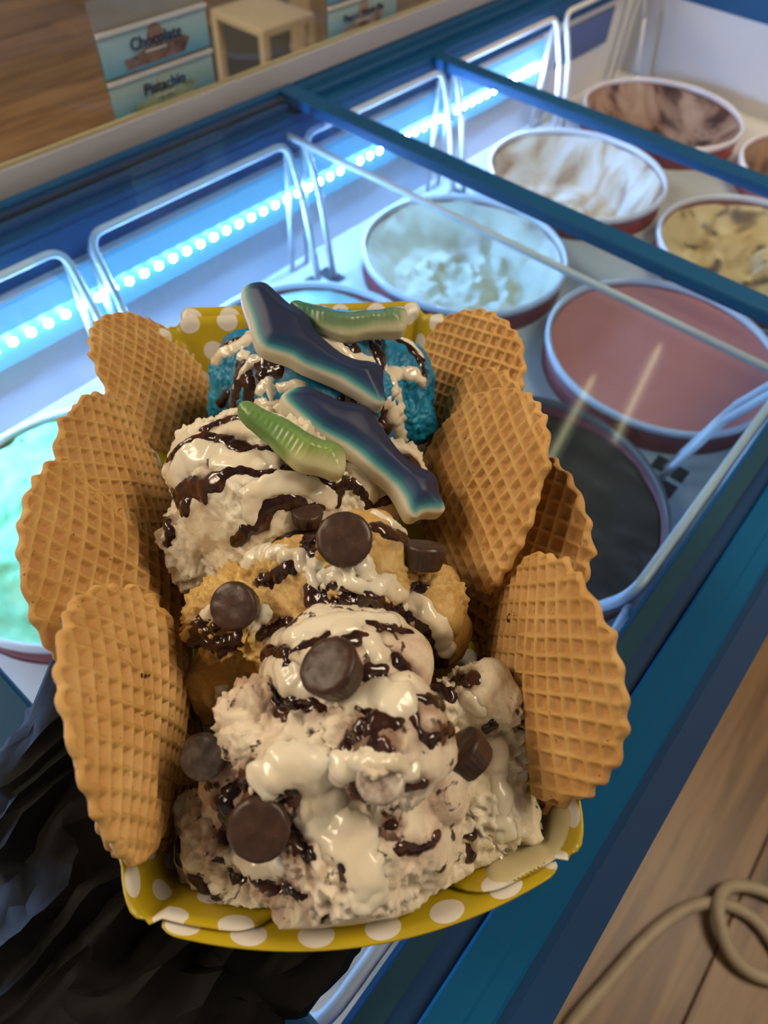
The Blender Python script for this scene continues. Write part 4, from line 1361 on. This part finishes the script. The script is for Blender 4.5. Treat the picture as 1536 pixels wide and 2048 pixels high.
gummy('dolphin_gummy', D1, [(90, 60), (70, 120), (80, 180), (110, 260), (140, 350), (160, 440), (190, 500), (240, 535), (320, 560), (420, 590), (500, 640), (640, 700), (760, 750), (880, 820), (980, 890), (1040, 915), (1085, 900)], M['g_blue'], 'upper navy and white dolphin gummy lying on the blue scoop', 'gummy candy', 32)
gummy('crocodile_gummy', G1, [(440, 1310), (520, 1345), (600, 1350), (680, 1380), (740, 1400), (790, 1390), (810, 1340)], M['g_green'], 'bright green gummy with cream tip on the vanilla scoop', 'gummy candy', 33, .0068, band=.015, ridges=[(.85, .5)])
gummy('dolphin_gummy', D2, [(400, 785), (340, 830), (340, 880), (370, 920), (440, 980), (520, 1050), (600, 1110), (690, 1150), (780, 1200), (870, 1270), (960, 1350), (1050, 1420), (1120, 1490), (1170, 1570), (1205, 1650), (1240, 1690), (1290, 1695), (1320, 1670), (1380, 1660), (1460, 1665), (1495, 1630)], M['g_blue'],
      'lower navy and white dolphin gummy with tail against the right wafer', 'gummy candy', 34)

# ------------------------------------------------------------------ the hand in a black glove
def capsule(pts, n=14):
    """pts: (pos, radius across, radius up) -> chain of overlapping blobs"""
    out = []
    for (p, r, h), (q, s, g_) in zip(pts[:-1], pts[1:]):
        for k in range(n + 1):
            t = k / n
            c = np.array(p) * (1 - t) + np.array(q) * t
            out.append((c, (r + (s - r) * t, r + (s - r) * t, h + (g_ - h) * t), None))
    return out


def hp(x, y, z, r, h=None):
    c = PZ(x, y, z); d = (c - CAM) @ CR[2]; rr = r * d / FPX
    return (c, rr, h if h else rr)


def hand(scale, extra=0.0):
    f = scale
    B = []
    thumb = [hp(143, 1322, .950, 56 * f), hp(138, 1425, .942, 88 * f), hp(142, 1555, .930, 126 * f, .019 * f), hp(168, 1700, .921, 165 * f, .022 * f), hp(220, 1850, .914, 240 * f, .024 * f)]
    B += capsule(thumb, 8)
    B += capsule([hp(220, 1850, .914, 240 * f, .024 * f), hp(275, 1960, .911, 235 * f, .025 * f), hp(240, 2120, .913, 270 * f, .027 * f)], 8)
    w = PZ(240, 2120, .913)
    B += capsule([(w, .05 * f, .027 * f), (w - TU * .09 + ZZ * .01, .045 * f, .033 * f), (w - TU * .22 + ZZ * .0, .046 * f, .036 * f)], 10)
    B += [(TL(-.016, .04, -.022), (.040 * f, .045 * f, .018 * f), None), (TL(-.040, .005, -.023), (.040 * f, .045 * f, .020 * f), None)]
    for r0, r1, a1, rad in ((-.036, -.034, .128, .0095), (-.016, -.008, .142, .0098), (.004, .018, .132, .0095), (.020, .038, .104, .0085)):
        B += capsule([(TL(r0, .05, -.016), rad * f * 1.1, rad * f * 1.1), (TL((r0 + r1) / 2, (.05 + a1) / 2, -.0165), rad * f, rad * f), (TL(r1, a1, -.012), rad * f * .85, rad * f * .85)], 8)
    return blobs_union(B)


M['skin'] = noisy('skin', [(.3, (.42, .22, .15)), (.7, (.5, .28, .19))], 40, .5, sss=.2, sscale=.005)
m = mat('black_glove_plastic', (1, 1, 1), .68, spec=.14); g = NT(m)
g.color(g.ramp(g.noise(30, 4), [(.3, (.003, .003, .003)), (.7, (.007, .0066, .006))]))
g.bump(g.noise(160, 3, .5, 1.0), .12, .001)
M['glove'] = m
V, F = hand(.60)
V, F, E = remesh(V, F, .0022, 6)
pers = mk('person', V, F, M['skin'], None, True)
tag(pers, "person's hand in a crinkled black plastic glove holding the tray from below", 'person')
V, F = hand(1.0)
V, F, E = remesh(V, F, .0012, 10)
N = normals(V, F)


def crease(P, sc, seed):
    return 1.0 * np.abs(pn(P * sc + 1.1 * np.stack([pn(P * sc * .6, seed + 1), pn(P * sc * .6, seed + 2), pn(P * sc * .6, seed + 3)], 1), seed))


Sq = (V - TO); Sq = np.stack([Sq @ (TW * .8 + TU * .6) * 1.0, Sq @ (TU * .8 - TW * .6) * 1.9, Sq[:, 2]], 1)
D = (.26 - crease(Sq, 15, 51)) * .016 + (.22 - crease(Sq[:, [1, 0, 2]], 30, 61)) * .010 + (.2 - crease(V, 75, 71)) * .0022
D = np.clip(D, -.0035, .02)
free = np.clip(((TB - .004) - V[:, 2]) / .004, 0, 1)
inside = (np.abs((V - TO) @ TW) < .060) & (((V - TO) @ TU) > .0) & (((V - TO) @ TU) < .225)
V = V + N * (np.where(inside, np.minimum(D, .0015) * free, D))[:, None]
V[:, 2] = np.where(inside, np.minimum(V[:, 2], TB - .0015), V[:, 2])
V[:, 2] = np.maximum(V[:, 2], LID + .0145)
gl = mk('glove', V, F, M['glove'], pers, False)
md = gl.modifiers.new('crumple', 'DECIMATE'); md.ratio = 11000 / max(1, 2 * len(F))
dg = bpy.context.evaluated_depsgraph_get(); dg.update()
old = gl.data
gm = bpy.data.meshes.new_from_object(gl.evaluated_get(dg)); gl.modifiers.clear(); gl.data = gm; bpy.data.meshes.remove(old)
gm.polygons.foreach_set('use_smooth', [True] * len(gm.polygons)); gm.set_sharp_from_angle(angle=math.radians(34))

# ------------------------------------------------------------------ cable on the floor, shelf behind the guard
m = noisy('beige_cable_skin', [(.3, (.40, .33, .22)), (.7, (.48, .40, .28))], 40, .5)
cpx = [(1110, 2110), (1150, 2040), (1215, 1965), (1290, 1880), (1350, 1830), (1400, 1808), (1445, 1808), (1490, 1825), (1530, 1862), (1570, 1930), (1560, 1960), (1500, 1945), (1455, 1905), (1430, 1845), (1432, 1800), (1455, 1775), (1500, 1775), (1560, 1800), (1640, 1850)]
P = [PZ(x, y, .011) for x, y in cpx]
for i, p in enumerate(P):
    if 10 <= i: p[2] += .012 * math.exp(-((i - 13.2) / 1.2) ** 2) + .004
out = []
for i in range(len(P) - 1):
    p0 = P[max(i - 1, 0)]; p1 = P[i]; p2 = P[i + 1]; p3 = P[min(i + 2, len(P) - 1)]
    for k in range(8):
        t = k / 8
        out.append(.5 * ((2 * p1) + (-p0 + p2) * t + (2 * p0 - 5 * p1 + 4 * p2 - p3) * t * t + (-p0 + 3 * p1 - 3 * p2 + p3) * t ** 3))
tag(MB().tube(out, .0095, 12).build('power_cable', m, None, True), 'looped beige power cable lying on the wooden floor', 'cable')

c0 = PZ(526, 62, .30)
x0, y0 = c0[0], c0[1]
lx, ly = .25, .27
MB().box((x0, y0, .275), (x0 + lx, y0 + ly, .30), .003).build('top_board', M['shelf'], sh)
for (ax, ay) in ((x0, y0), (x0 + lx - .026, y0), (x0, y0 + ly - .026), (x0 + lx - .026, y0 + ly - .026)):
    MB().box((ax, ay, 0), (ax + .026, ay + .026, .275)).build('leg', M['shelf'], sh)
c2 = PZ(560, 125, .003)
tag(MB().box((c2[0] - .32, c2[1] - .25, 0.0002), (c2[0] + .6, c2[1] + .5, .004), .001).build('floor_slab', M['dark_slab']), 'thin dark slab on the floor under the small cream table', 'mat')  # thin, evenly dark slab on the floor around the table legs
c1 = PZ(632, 100, .02)
wc = empty('wooden_post', (c1[0], c1[1], 0))
MB().box((c1[0] - .05, c1[1] - .02, 0), (c1[0] + .12, c1[1] + .10, 1.0), .003).build('post_body', M['ashwood'], wc)
MB().box((c1[0] - .055, c1[1] - .025, 0), (c1[0] + .125, c1[1] + .105, .03), .003).build('post_foot', M['ashwood'], wc)
tag(wc, 'pale wooden post between the small table and the right card holder', 'post')
